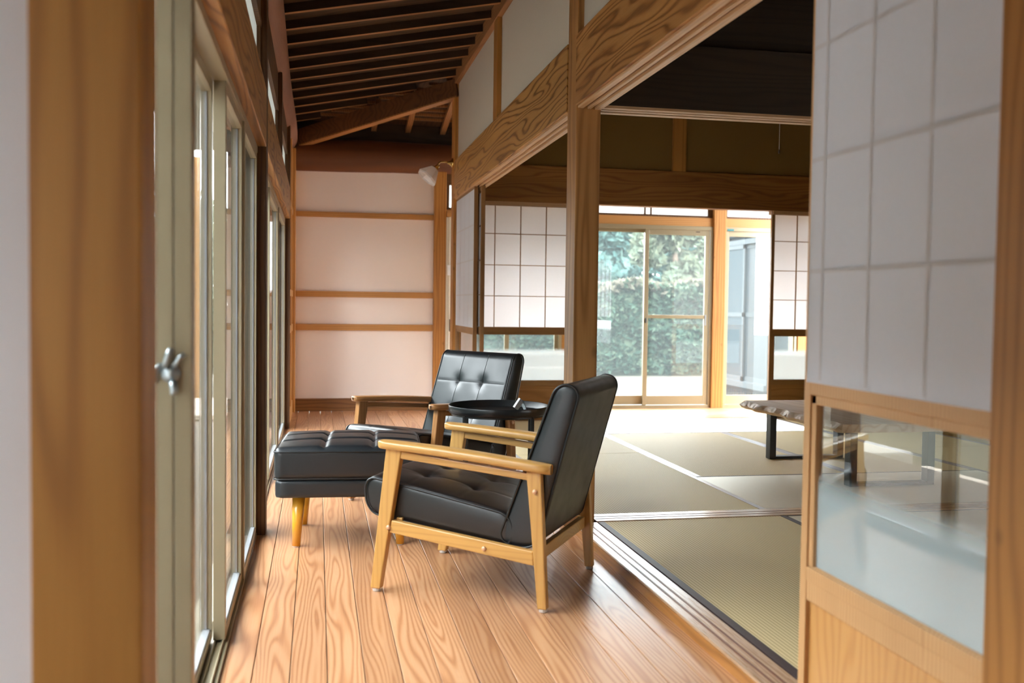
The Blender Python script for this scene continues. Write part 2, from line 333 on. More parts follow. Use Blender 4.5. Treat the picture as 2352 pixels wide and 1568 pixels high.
W['sillX'] = wood('threshold_cross', (.64, .44, .28), (.54, .34, .2), (.36, .19, .1), 'X', ring=45, warp=.03, rough=.28, tone=.2, coat=.3)
W['shojiZ'] = wood('shoji_frame', (.66, .40, .19), (.58, .33, .145), (.42, .21, .08), 'Z', ring=90, warp=.01, rough=.45, tone=.12)
W['shojiZd'] = wood('shoji_frame_aged', (.36, .20, .085), (.28, .145, .056), (.16, .075, .027), 'Z', ring=60, warp=.02, rough=.5, tone=.2)
W['panelN'] = wood('ply_panel_figured', (.62, .34, .115), (.56, .28, .085), (.44, .2, .055), 'Z', ring=34, warp=.05, off=(.01, .03), rough=.35, tone=.12, stretch=.25, coat=.2)
W['panelB'] = wood('ply_panel_brown', (.50, .25, .08), (.42, .19, .055), (.28, .115, .032), 'X', ring=24, warp=.08, rough=.4, tone=.2)
W['oak'] = wood('chair_oak', (.66, .37, .11), (.60, .32, .085), (.43, .20, .046), 'X', ring=70, warp=.012, rough=.34, spec=.5, tone=.15, streak=.5, coat=.25)
W['oakZ'] = wood('chair_oak_upright', (.66, .37, .11), (.60, .32, .085), (.43, .20, .046), 'Z', ring=70, warp=.012, rough=.34, spec=.5, tone=.15, streak=.5, coat=.25)
W['brownX'] = wood('chair_walnut', (.52, .26, .10), (.43, .20, .07), (.28, .12, .04), 'X', ring=70, warp=.012, rough=.3, spec=.5, tone=.15, streak=.5, coat=.3)
W['brownZ'] = wood('chair_walnut_upright', (.52, .26, .10), (.43, .20, .07), (.28, .12, .04), 'Z', ring=70, warp=.012, rough=.3, spec=.5, tone=.15, streak=.5, coat=.3)
W['slab'] = wood('slab_top', (.86, .62, .42), (.80, .54, .34), (.60, .36, .20), 'Y', ring=18, warp=.08, rough=.55, spec=.3, tone=.2, coat=0)
W['deck'] = wood('garden_deck', (.62, .52, .44), (.55, .45, .37), (.4, .3, .24), 'X', ring=30, warp=.03, rough=.7, tone=.15, board=(1, .145, 0))
M_ottleg = plain('amber_lacquered_leg', (.72, .33, .025), .28, .5, noise=.1, coat=.3)
M_leather = leather('black_leather', (.007, .010, .013))
M_leather_seat = leather('black_leather_brown_tint', (.009, .0065, .006))  # brown reflection of the wooden ceiling tinted into the seat leather
M_stitch = plain('black_piping', (.010, .011, .012), .32)
M_bolt = plain('copper_bolt_cap', (.70, .42, .25), .35, metal=.3)
M_glide = plain('felt_glide', (.55, .48, .42), .8)
M_black = plain('black_powder_coat', (.008, .009, .010), .32, .5)
M_wallpink = plaster('rose_white_plaster', (.88, .78, .72), .02, 220, .12)
M_wallbeige = plaster('sand_plaster', (.56, .51, .43), .16, 520, .5)
M_wallolive = plaster('olive_plaster', (.235, .14, .045), .05, 400, .3)
M_wallwhite = plaster('cool_white_plaster', (.80, .79, .80), .015, 150, .1)
M_alu = plain('beige_aluminium', (.34, .285, .18), .38, .5, metal=.25, noise=.03)
M_alug = plain('grey_aluminium_edge', (.42, .44, .46), .35, .5, metal=.5)
M_aluw = plain('white_aluminium', (.062, .072, .076), .85, .08)
M_cream = plain('cream_door_paint', (.78, .73, .62), .4)
M_white = plain('white_plastic', (.85, .85, .85), .3)
M_steel = plain('zinc_lock', (.38, .42, .43), .3, metal=.9)
M_brass = plain('polished_brass', (.75, .52, .18), .2, metal=1)
M_heri = plain('tatami_border_cloth', (.20, .135, .12), .34, .6, noise=.25, nscale=300)
M_herid = plain('tatami_border_dark', (.055, .032, .030), .5, .4, noise=.15, nscale=300)
M_edge = plain('tatami_dark_edge', (.10, .07, .05), .7)
M_groove = plain('groove_red_brown', (.20, .075, .04), .45)
M_glass = glass_mat('window_glass', .012)
M_glassd = glass_mat('dusty_window_glass', .024, (.86, .95, .97))
M_frost = paper_mat('frosted_transom', (.9, .92, .92), .85)
M_lattice_shade = paper_mat('lattice_shade_on_paper', (.80, .79, .82), .34)  # beige of the lattice shade painted on the corridor-side paper
M_paperB = paper_mat('shoji_paper_backlit', (.90, .88, .88), .62)
M_paperF = paper_mat('shoji_paper_front', (.90, .92, .985), .38, .06)
M_halfF = half_frost('half_frosted_pane_near', .585, .665)
M_halfB = half_frost('half_frosted_pane_far', .60, .68, (.85, .88, .88))
M_shade = paper_mat('frosted_lamp_shade', (.95, .93, .93), .5)
M_tatY = tatami_mat('tatami_rush_lengthwise', 'Y'); M_tatX = tatami_mat('tatami_rush_crosswise', 'X')
M_lawn = plaster('dry_lawn', (.085, .078, .062), .3, 40, .8)
M_gravel = plaster('gravel', (.42, .38, .34), .3, 90, .8)
M_hedge = foliage('hedge_leaves', (.015, .040, .026), (.030, .066, .044), (.074, .104, .066))
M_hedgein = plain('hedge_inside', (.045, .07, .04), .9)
M_hedget = foliage('hedge_new_leaves', (.08, .075, .05), (.11, .10, .075), (.075, .082, .048))
M_treeA = foliage('haze_tinted_leaves', (.036, .084, .076), (.056, .115, .104), (.088, .145, .122))  # distance haze put into the blue-green leaf colour
M_treeB = foliage('pale_tree_leaves', (.085, .115, .082), (.12, .145, .10), (.15, .165, .11))
M_bark = plain('bark', (.15, .11, .08), .9, noise=.3)
M_metalwall = plain('blue_grey_siding', (.014, .022, .028), .85, .08, noise=.05)
M_corr = plain('corrugated_grey', (.03, .038, .045), .85, .08)
M_winglass = plain('curtained_window_panes', (.036, .045, .05), .5, .08)
M_winscreen = plain('insect_screen', (.028, .040, .046), .85, .08)
M_sticker = plain('teal_sticker', (.03, .20, .22), .4)
M_roof = plain('roof_dark', (.05, .05, .055), .6)

# ------------------------------------------------------------------ floor
XL, XS, YE = -.262, 1.172, 9.45
mb = MB()
x = .033 - .104*16
while x < 1.17:
    x0, x1 = x + .0012, x + .104 - .0012
    if x1 > XL and x0 < XS:
        mb.box(max(x0, XL), min(x1, XS), -2.6, YE if x0 < 1.1 else 8.3, -.03, 0)
    elif x1 <= XL:
        mb.box(x0, x1, -2.6, 1.38, -.03, 0)
    x += .104
fl = tag(mb.build('floor', W['floor'], None, (0, 0, 0), bevel=.0012, segs=1), 'glossy orange-brown figured pine floorboards of the corridor', 'floor', kind='structure')
mb = MB(); mb.box(-1.7, 5.3, -2.6, 9.6, -.06, -.031)
mb.build('subfloor', M_edge, fl)
mb = MB(); y = 8.27
while y < 9.4:
    mb.box(XS + .003, 5.2, y + .0012, y + .104 - .0012, -.03, 0); y += .104
mb.build('veranda_boards', W['floorX'], fl, bevel=.0012, segs=1)

# ------------------------------------------------------------------ thresholds
mb = MB()
T = .041
mb.box(1.172, 1.285, 1.3, 4.28, 0.012, T); mb.box(1.172, 1.285, 4.445, 8.28, 0.012, T)
mb.box(1.178, 1.285, 1.3, 8.28, -.03, .012)
s1 = trim(mb, W['sillY'], (1.17, 1.3, 0), 'long grooved wooden threshold between the corridor floor and the tatami', .003, 'threshold')
mb = MB()
for gx in (1.205, 1.236): 
    mb.box(gx, gx+.008, 1.5, 4.28, T, T+.0008); mb.box(gx, gx+.008, 4.445, 8.28, T, T+.0008)
mb.build('groove', M_groove, s1, (1.17, 1.3, 0))
mb = MB(); mb.box(1.168, 1.1725, 1.3, 8.28, 0, .034); mb.build('face_board', W['sillF'], s1, (1.17, 1.3, 0))
mb = MB(); mb.box(1.285, 4.98, 4.285, 4.43, -.03, T+.004)
s2 = trim(mb, W['sillX'], (1.3, 4.28, 0), 'grooved wooden threshold crossing between the two tatami rooms', .002, 'threshold')
mb = MB()
for gy in (4.325, 4.368): mb.box(1.29, 4.97, gy, gy+.008, T+.004, T+.005)
mb.build('groove', M_groove, s2, (1.3, 4.28, 0))
mb = MB(); mb.box(1.285, 4.98, 8.155, 8.27, -.03, T+.002)
trim(mb, W['sillX'], (1.3, 8.155, 0), 'wooden threshold under the far paper screens', .002, 'threshold')

# ------------------------------------------------------------------ tatami mats
def mat(x0, x1, y0, y1, long, label, dark=False, borders=True):
    base = ((x0+x1)/2, (y0+y1)/2, 0.0)
    mb = MB(); e = .002
    mb.box(x0+e, x1-e, y0+e, y1-e, -.02, T)
    o = tag(mb.build('tatami_mat', M_tatY if long == 'Y' else M_tatX, None, base, bevel=.003), label, 'mat', 'tatami mats on the floor of the two rooms')
    mb = MB(); b = .034
    if long == 'Y': mb.box(x0+e-.0005, x0+b, y0+e, y1-e, 0, T+.0015); mb.box(x1-b, x1-e+.0005, y0+e, y1-e, 0, T+.0015)
    else: mb.box(x0+e, x1-e, y0+e-.0005, y0+b*.35, 0, T+.0015); mb.box(x0+e, x1-e, y1-b*.35, y1-e+.0005, 0, T+.0015)
    mb.build('border', M_herid if (dark or long == 'X') else M_heri, o, base, bevel=.001)
    return o
mat(1.287, 2.245, 2.36, 4.283, 'Y', 'near tatami mat with a dark brown border along the corridor threshold', True)
mat(1.287, 2.245, 0.5, 2.36, 'Y', 'tatami mat hidden behind the near paper screen', True)
mat(2.245, 4.1, 3.36, 4.283, 'X', 'pale crosswise tatami mat just in front of the cross threshold, by the near screen')
mat(2.245, 3.17, 1.5, 3.36, 'Y', 'tatami mat of the near room seen through the glass of the near screen')
mat(3.17, 4.1, 1.5, 3.36, 'Y', 'tatami mat of the near room farther from the near screen')
mat(4.1, 4.98, 2.4, 4.283, 'Y', 'tatami mat in the far corner of the near room')
mat(1.287, 2.215, 4.432, 6.29, 'Y', 'tatami mat directly behind the main post, along the corridor')
mat(1.287, 2.215, 6.29, 8.153, 'Y', 'tatami mat under the far left paper screen, seen beneath the round tray table')
mat(2.215, 4.1, 4.432, 5.35, 'X', 'bright white-looking crosswise tatami mat nearest the cross threshold')
mat(2.215, 3.225, 5.35, 7.245, 'Y', 'tan tatami mat mid far room, pale border on its left')
mat(3.225, 4.1, 5.35, 7.245, 'Y', 'tan tatami mat under the low slab table')
mat(2.215, 4.1, 7.245, 8.153, 'X', 'brightest crosswise tatami mat by the open screens and glass doors')
mat(4.1, 4.98, 4.432, 6.29, 'Y', 'tatami mat at the right side of the far room, near half')
mat(4.1, 4.98, 6.29, 8.153, 'Y', 'tatami mat under the right-hand far paper screen')

# ------------------------------------------------------------------ posts
def post(x0, x1, y0, y1, z0, z1, mat_, label, bevel=.004):
    mb = MB(); mb.box(x0, x1, y0, y1, z0, z1)
    return trim(mb, mat_, ((x0+x1)/2, (y0+y1)/2, z0), label, bevel, 'post')
post(-.36, -.224, 1.32, 1.445, 0, 2.66, W['postZ'], 'thick blurred orange-brown post in the left foreground')
post(-.344, -.224, 4.42, 4.54, 0, 2.52, W['postD'], 'dark weathered post between the aluminium window bays')
post(-.344, -.224, 8.14, 8.26, 0, 2.5, W['postD'], 'far dark post at the end of the second window bay')
post(-.27, -.224, 6.30, 6.40, 1.99, 2.5, W['postD'], 'short dark post between two clerestory panes')
post(-.285, -.226, 8.75, 8.87, 0, 2.5, W['postN'], 'slim orange post on the left wall near the end wall')
post(-.27, -.205, 9.33, 9.46, 0, 2.5, W['postN'], 'orange corner post left of the rose-white end wall')
post(1.157, 1.272, 4.28, 4.445, 0, 3.0, W['mainpost'], 'tall brown main post behind the front armchair')
post(1.15, 1.275, 1.32, 1.47, 0, 3.0, W['postN'], 'blurred orange post at the right edge of the photo')
post(1.15, 1.27, 8.283, 8.43, 0, 3.0, W['postN'], 'post carrying the brass wall lamp at the end of the plaster wall')
post(1.117, 1.237, 9.40, 9.52, 0, 2.34, W['postN'], 'bright orange knotty post right of the rose-white end wall')
post(4.03, 4.165, 9.38, 9.50, 0, 2.2, W['postN'], 'bright orange knotty post between the glass doors')
post(2.42, 2.54, 9.40, 9.50, 0, 2.2, W['postN'], 'outer wall post hidden behind the main post')
post(5.0, 5.12, 9.38, 9.50, 0, 2.6, W['postN'], 'outer corner post of the veranda')

# ------------------------------------------------------------------ corridor lintels and wall over them
def lintel_y(x0, x1, y0, y1, m, label):
    mb = MB(); mb.box(x0, x1, y0, y1, 1.962, 2.283)
    o = trim(mb, m, (x0, y0, 1.96), label, .004)
    mb = MB()
    mb.box(x0+.012, x0+.040, y0, y1, 1.952, 1.963); mb.box(x0+.058, x0+.074, y0, y1, 1.950, 1.963); mb.box(x0+.092, x1, y0, y1, 1.948, 1.963)
    mb.build('track_strip', W['lipY'], o, (x0, y0, 1.96), bevel=.0015)
    return o
lintel_y(1.152, 1.272, 4.445, 8.283, W['beamY'], 'honey-brown lintel with swirling grain above the far opening')
lintel_y(1.15, 1.272, 1.47, 4.28, W['beamYb'], 'honey-brown lintel with a long crack above the near opening')
mb = MB(); mb.box(1.186, 1.25, 1.40, 8.283, 2.283, 2.95)
tag(mb.build('wall_right', M_wallbeige, None, (1.2, 1.4, 2.283)), 'speckled sand-coloured plaster above the lintel', 'wall', kind='structure')
for (y0, y1) in ((6.30, 6.43), (2.8, 2.93)):
    mb = MB(); mb.box(1.155, 1.20, y0, y1, 2.283, 2.95); trim(mb, W['postN'], (1.155, y0, 2.283), 'slim upright dividing the sand-coloured plaster above the lintel' if y0 > 5 else 'slim upright above the near lintel', .002, 'post')
mb = MB(); mb.box(1.15, 1.28, -2.6, 8.4, 2.945, 3.08)
trim(mb, W['rafterY'], (1.15, 0, 2.945), 'plate beam along the top of the sand-coloured plaster where the rafters land', .004)
# left side: lintel, transom sill, log plate
mb = MB(); mb.box(-.33, -.224, 4.54, 8.14, 1.735, 1.99)
trim(mb, W['beamY'], (-.3, 4.54, 1.735), 'blond knotty lintel above the far window bay', .004)
mb = MB(); mb.box(-.33, -.224, 1.445, 4.42, 1.735, 1.99)
trim(mb, W['beamYb'], (-.3, 1.445, 1.735), 'blond lintel with dark grain above the near window bay', .004)
mb = MB(); n = 40; prev = None
pts = []; rs = []
for i in range(25):
    y = -2.6 + i*(9.5+2.6)/24
    k = i/24
    pts.append((-.305 - .012*k + .006*math.sin(y*1.7), y, 2.60 - .01*math.sin(y*.9))); rs.append(.142 - .016*k + .003*math.sin(y*2.3))
mb.tube(pts, rs, 28)
trim(mb, W['log'], (-.305, 0, 2.6), 'rounded pinkish-brown log plate running above the left windows', 0, 'log').data.polygons.foreach_set('use_smooth', [True]*(24*28+2))
mb = MB(); pts = []; rs = []
for i in range(25):
    x = -.45 + i*5.7/24
    pts.append((x, 9.50, 2.455 + .012*math.sin(x*2.2))); rs.append(.158 + .004*math.sin(x*5))
mb.tube(pts, rs, 28)
trim(mb, W['logX'], (0, 9.5, 2.45), 'thick reddish-brown log across the top of the end wall', 0, 'log').data.polygons.foreach_set('use_smooth', [True]*(24*28+2))

# ------------------------------------------------------------------ ceiling with rafters
def zA(x): return 2.74 + (x+.18)*(.26/1.33)      # underside of the corridor rafters
def zB(y): return 2.74 + (9.6-y)*(.26/1.33)
DK = .05
mb = MB()
A = [(-.9, -2.7), (-.9, 10.1), (1.2, 8.28), (1.2, -2.7)]
def pr(mb, poly, zf, th):
    n = len(poly); vs = [(x, y, zf(x, y)) for x, y in poly] + [(x, y, zf(x, y)+th) for x, y in poly]
    mb.add(vs, [tuple(range(n))[::-1], tuple(range(n, 2*n))] + [(i, (i+1) % n, (i+1) % n+n, i+n) for i in range(n)])
pr(mb, A, lambda x, y: zA(x)+DK, .03)
ceil = tag(mb.build('ceiling', W['deckw'], None, (0, 0, 2.8)), 'sloping dark boarded ceiling with exposed rafters over the corridor', 'ceiling', kind='structure')
mb = MB(); pr(mb, [(-.9, 10.1), (5.6, 10.1), (5.6, 8.28), (1.2, 8.28)], lambda x, y: zB(y)+DK, .03)
mb.build('hip_boards', W['deckw2'], ceil, (0, 0, 2.8))
mb = MB(); mb.box(-1.8, -.44, -2.7, 1.45, 2.66, 2.7); mb.box(-.44, 1.2, -2.9, -2.6, 2.7, 3.1)
mb.build('porch_boards', W['deckw'], ceil, (0, 0, 2.8))
mb = MB(); mb.box(5.08, 6.0, .4, 3.4, 2.2, 2.25); mb.build('added_shading_eave', W['deckw'], ceil, (0, 0, 2.8))  # unseen eave, added to dim the paper screens in the right wall
mb = MB(); pr(mb, [(-1.3, 1.45), (-1.3, 10.3), (-.9, 10.1), (-.9, 1.45)], lambda x, y: zA(x)+DK, .03)
pr(mb, [(-.9, 10.1), (-1.3, 10.5), (6, 10.5), (6, 10.1)], lambda x, y: zB(y)+DK, .03)
mb.build('eave_boards', W['deckw'], ceil, (0, 0, 2.8))
def hipx(y): return -.2 + (9.45-y)*(1.37/1.13)
ys = [6.186 + .3405*k for k in range(-25, 11)]
for y in ys:
    x1 = 1.155
    if y > 8.33: x1 = hipx(y) - .02
    if y > 9.4: continue
    if x1 < -.15: continue
    mb = MB(); a = (-.42, y, zA(-.42)+.024); b = (x1, y, zA(x1)+.024)
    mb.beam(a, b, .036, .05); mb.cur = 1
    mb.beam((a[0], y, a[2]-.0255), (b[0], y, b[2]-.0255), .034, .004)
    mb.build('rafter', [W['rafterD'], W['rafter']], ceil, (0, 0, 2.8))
for x in (.533, .865, 1.208, 1.55, 1.89, 2.23, 2.57, 2.9, 3.25, 3.6, 3.95, 4.3):
    y0 = 9.45 - (x+.2)*(1.13/1.37) + .03 if x < 1.17 else 8.3
    mb = MB(); mb.beam((x, 9.6, zB(9.6)+.0), (x, y0, zB(y0)+.0), .05, .05)
    mb.build('jack_rafter', W['rafterY'], ceil, (0, 0, 2.8))
for k in range(9):
    y = 9.35 - .115*k
    x0 = hipx(y) + .06
    if x0 > 1.2: x0 = 1.2
    mb = MB(); mb.box(x0, 5.2, y-.01, y+.01, zB(y)+.028, zB(y)+.05); mb.build('batten', W['rafterY'], ceil, (0, 0, 2.8))
mb = MB(); mb.beam((-.27, 9.50, 2.585), (1.19, 8.30, 2.915), .085, .15)
mb.build('hip_rafter', W['hip'], ceil, (0, 0, 2.8), bevel=.004)
mb = MB(); mb.beam((-.27, 9.50, 2.506), (1.19, 8.30, 2.836), .084, .012); mb.build('hip_rafter_sole', W['rafter'], ceil, (0, 0, 2.8))
mb = MB(); mb.box(-.5, 5.2, 9.54, 9.57, 2.40, 2.86); mb.build('blocking', W['rafterD'], ceil, (0, 0, 2.8))
mb = MB(); mb.box(-.40, -.385, -2.6, 9.55, 2.5, 2.76); mb.build('blocking', W['rafterD'], ceil, (0, 0, 2.8))
# dark blocking boards where rafters meet the plate
mb = MB(); mb.box(1.165, 1.2, -2.6, 8.3, 3.05, 3.12); mb.build('blocking', W['rafterD'], ceil, (0, 0, 2.8))

# ------------------------------------------------------------------ end wall of the corridor
mb = MB(); mb.box(-.27, 1.13, 9.455, 9.53, 0, 2.40)
tag(mb.build('wall_back', M_wallpink, None, (.45, 9.45, 0)), 'rose-white plaster end wall of the corridor', 'wall', kind='structure')
for z0, z1 in ((1.869, 1.921), (1.102, 1.160), (.780, .843)):
    mb = MB(); mb.box(-.205, 1.118, 9.43, 9.46, z0, z1)
    trim(mb, W['railX'], (.45, 9.43, z0), {1.869: 'highest wooden rail on the rose-white end wall', 1.102: 'middle wooden rail on the rose-white end wall', .78: 'lowest wooden rail on the rose-white end wall'}[z0], .002, 'rail')
mb = MB(); mb.box(-.205, 1.118, 9.425, 9.46, 0, .122)
tag(mb.build('baseboard_back', W['baseX'], None, (.45, 9.43, 0), bevel=.003), 'dark brown baseboard of the rose-white end wall', 'baseboard', kind='structure')
mb = MB(); mb.box(-.33, -.262, 8.26, 9.46, 0, 2.5)
tag(mb.build('wall_left', M_wallpink, None, (-.3, 8.8, 0)), 'short plaster wall between the far dark post and the end wall', 'wall', kind='structure')
for z0, z1 in ((1.869, 1.921), (1.102, 1.160), (.780, .843), (0, .12)):
    mb = MB(); mb.box(-.265, -.228, 8.26, 9.33, z0, z1); trim(mb, W['railX'], (-.25, 8.3, z0), 'wooden rail of the short left wall', .002, 'rail')
# near white wall at the left edge + room behind the camera
mb = MB(); mb.box(-1.8, -.36, 1.34, 1.44, 0, 2.66)
tag(mb.build('wall_front_left', M_wallwhite, None, (-1, 1.38, 0)), 'out-of-focus white plaster wall at the left edge', 'wall', kind='structure')
mb = MB()
mb.box(1.2, 1.27, -2.6, 1.32, 0, 3.0)
tag(mb.build('wall_entry', M_wallwhite, None, (1.2, -1, 0)), 'plaster wall beside the camera', 'wall', kind='structure')

# ------------------------------------------------------------------ room walls
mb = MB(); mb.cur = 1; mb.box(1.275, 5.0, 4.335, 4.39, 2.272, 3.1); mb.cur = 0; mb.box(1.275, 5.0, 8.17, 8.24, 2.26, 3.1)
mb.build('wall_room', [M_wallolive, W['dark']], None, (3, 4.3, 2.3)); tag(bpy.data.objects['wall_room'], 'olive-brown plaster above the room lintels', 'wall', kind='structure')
mb = MB(); mb.box(5.0, 5.08, .4, .9, 0, 3.1); mb.box(5.0, 5.08, 2.9, 8.27, 0, 3.1); mb.box(5.0, 5.08, .9, 2.9, 1.9, 3.1); mb.box(5.0, 5.08, .9, 2.9, 0, .08); mb.box(1.275, 5.0, .4, .48, 0, 3.1)
tag(mb.build('wall_far_right', M_wallolive, None, (5, 4, 0)), 'olive plaster walls closing the tatami rooms', 'wall', kind='structure')
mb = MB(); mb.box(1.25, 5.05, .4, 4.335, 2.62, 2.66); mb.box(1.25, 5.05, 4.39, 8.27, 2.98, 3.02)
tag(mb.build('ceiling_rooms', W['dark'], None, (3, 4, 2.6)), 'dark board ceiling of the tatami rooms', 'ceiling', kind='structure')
# cross lintel between rooms
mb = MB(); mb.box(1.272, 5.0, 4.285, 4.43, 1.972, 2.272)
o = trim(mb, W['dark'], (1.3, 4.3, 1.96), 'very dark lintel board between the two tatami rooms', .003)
mb = MB()
mb.box(1.272, 5.0, 4.285, 4.315, 1.960, 1.973); mb.box(1.272, 5.0, 4.336, 4.362, 1.960, 1.973); mb.box(1.272, 5.0, 4.39, 4.43, 1.960, 1.973)
mb.build('track_strip', W['lipX'], o, (1.3, 4.3, 1.96))
# far room lintel
mb = MB(); mb.box(1.27, 5.0, 8.15, 8.26, 1.937, 2.257)
o = trim(mb, W['beamX'], (3, 8.2, 1.94), 'broad knotty brown lintel above the far paper screens and glass doors', .003)
mb = MB(); mb.box(1.27, 2.2, 8.16, 8.26, 1.905, 1.937); mb.box(4.08, 5.0, 8.16, 8.26, 1.905, 1.937); mb.build('track_strip', W['lipX'], o, (3, 8.2, 1.94))
mb = MB(); mb.box(3.094, 3.221, 8.15, 8.19, 2.257, 3.0)
trim(mb, W['postN'], (3.15, 8.15, 2.257), 'short knotty upright on the olive wall above the far lintel', .002, 'post')

# ------------------------------------------------------------------ shoji doors
door_no = [0]
def shoji(axis, plane, a0, a1, label, mats, paper_d, z0=T, z1=1.952, mid=(.837, .877), low=(.34, .42), vx=(), hz=(), frosted=None, thick=.03, kum=.006):
    door_no[0] += 1
    def B(mb, aa, ab, da, db, za, zb):
        if axis == 'Y': mb.box(plane+da, plane+db, aa, ab, za, zb)
        else: mb.box(aa, ab, plane+da, plane+db, za, zb)
    base = (plane, (a0+a1)/2, z0) if axis == 'Y' else ((a0+a1)/2, plane, z0)
    e = empty('door_%d' % door_no[0], base, label=label, cat='sliding door', kind='structure')
    st = .030; h = thick/2
    fr, pn, pp, gl = mats
    # keep the panes' object z equal to world z so that the frosting stays at its height
    mb = MB()
    B(mb, a0, a0+st, -h, h, z0, z1); B(mb, a1-st, a1, -h, h, z0, z1)
    mb.build('stile', fr, e, base, bevel=.002)
    mb = MB(); B(mb, a0+st, a1-st, -h, h, z0, z0+.05); B(mb, a0+st, a1-st, -h, h, z1-.035, z1)
    B(mb, a0+st, a1-st, -h, h, *mid)
    B(mb, a0+st, a1-st, -h*.9, h*.9, low[0], low[1]-.03); B(mb, a0+st, a1-st, -h, h, low[1]-.035, low[1])
    # bead round the pane
    for za, zb in ((mid[0]-.022, mid[0]), (low[1], low[1]+.004)): B(mb, a0+st, a1-st, -h*.7, h*.7, za, zb)
    B(mb, a0+st, a0+st+.022, -h*.7, h*.7, low[1], mid[0]); B(mb, a1-st-.022, a1-st, -h*.7, h*.7, low[1], mid[0])
    mb.build('rail', fr, e, base, bevel=.002)
    mb = MB(); B(mb, a0+st, a1-st, -.003, .003, z0+.05, low[0]); mb.build('lower_panel', pn, e, base)
    s = 1 if paper_d > 0 else -1
    mb = MB(); B(mb, a0+.012, a1-.012, s*(h+.0006)-.0002, s*(h+.0006)+.0002, mid[1]-.008, z1-.02)
    mb.build('paper', pp, e, base)
    if s < 0:   # shade of the lattice behind the paper, painted on as faint beige strips
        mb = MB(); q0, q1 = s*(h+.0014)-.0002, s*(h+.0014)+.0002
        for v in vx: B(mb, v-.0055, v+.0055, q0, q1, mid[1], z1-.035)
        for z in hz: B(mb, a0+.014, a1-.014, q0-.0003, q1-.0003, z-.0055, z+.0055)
        mb.build('lattice_shade_strip', M_lattice_shade, e, base)
    mb = MB(); d1 = s*h; d0 = d1 - s*.014
    for v in vx: B(mb, v-kum/2, v+kum/2, min(d0, d1), max(d0, d1), mid[1], z1-.035)
    for z in hz: B(mb, a0+st, a1-st, min(d0, d1), max(d0, d1), z-kum/2, z+kum/2)
    mb.build('lattice', fr, e, base)
    mb = MB()
    g = .001
    B(mb, a0+st, a1-st, -g, g, low[1], mid[0])
    ob = mb.build('glass_pane', gl, e, base); 
    # object space of the pane starts at the door base (z0): shift its geometry reference
    ob.location = (0, 0, -z0); ob.data.transform(Matrix.Translation((0, 0, z0)))
    return e
nearm = (W['shojiZ'], W['panelN'], M_paperF, M_halfF)
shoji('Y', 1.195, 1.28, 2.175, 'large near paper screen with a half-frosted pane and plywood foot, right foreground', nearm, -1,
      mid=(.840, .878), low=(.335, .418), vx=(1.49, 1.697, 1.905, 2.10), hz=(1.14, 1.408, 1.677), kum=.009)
farm = (W['shojiZd'], W['panelB'], M_paperB, M_halfB)
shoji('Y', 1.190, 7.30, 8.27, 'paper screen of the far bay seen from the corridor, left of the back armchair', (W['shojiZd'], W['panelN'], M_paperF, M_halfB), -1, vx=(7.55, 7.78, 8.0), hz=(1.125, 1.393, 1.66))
shoji('Y', 1.232, 7.22, 8.20, 'second paper screen stacked behind the far corridor screen', (W['shojiZd'], W['panelB'], M_paperF, M_halfB), 1, vx=(7.5, 7.73, 7.95), hz=(1.125, 1.393, 1.66))
farm = (wood('far_shoji_frame', (.42, .22, .08), (.34, .165, .055), (.22, .1, .03), 'X', ring=80, warp=.01, rough=.45, tone=.15), W['panelB'], M_paperB, M_halfB)
V = .2275
shoji('X', 8.19, 1.275, 2.215, 'closed backlit paper screen behind the back armchair', farm, 1, z1=1.94, mid=(.812, .857), low=(.345, .388),
      vx=[1.502+V*k for k in range(3)], hz=(1.125, 1.393, 1.663))
shoji('X', 8.19, 4.075, 4.98, 'far paper screen right of the glass doors', farm, 1, z1=1.94, mid=(.812, .857), low=(.345, .388),
      vx=[4.336+V*k for k in range(3)], hz=(1.125, 1.393, 1.663))

for k in range(2):  # made-up screens, added to bring daylight into the near room
    shoji('Y', 5.03, .9+k, 1.9+k, 'added unseen paper screen in the right wall, letting daylight into the near room', farm, 1, z0=.08, z1=1.9, mid=(.812, .857), low=(.345, .388), vx=(1.15+k, 1.4+k, 1.65+k), hz=(1.125, 1.393, 1.663))
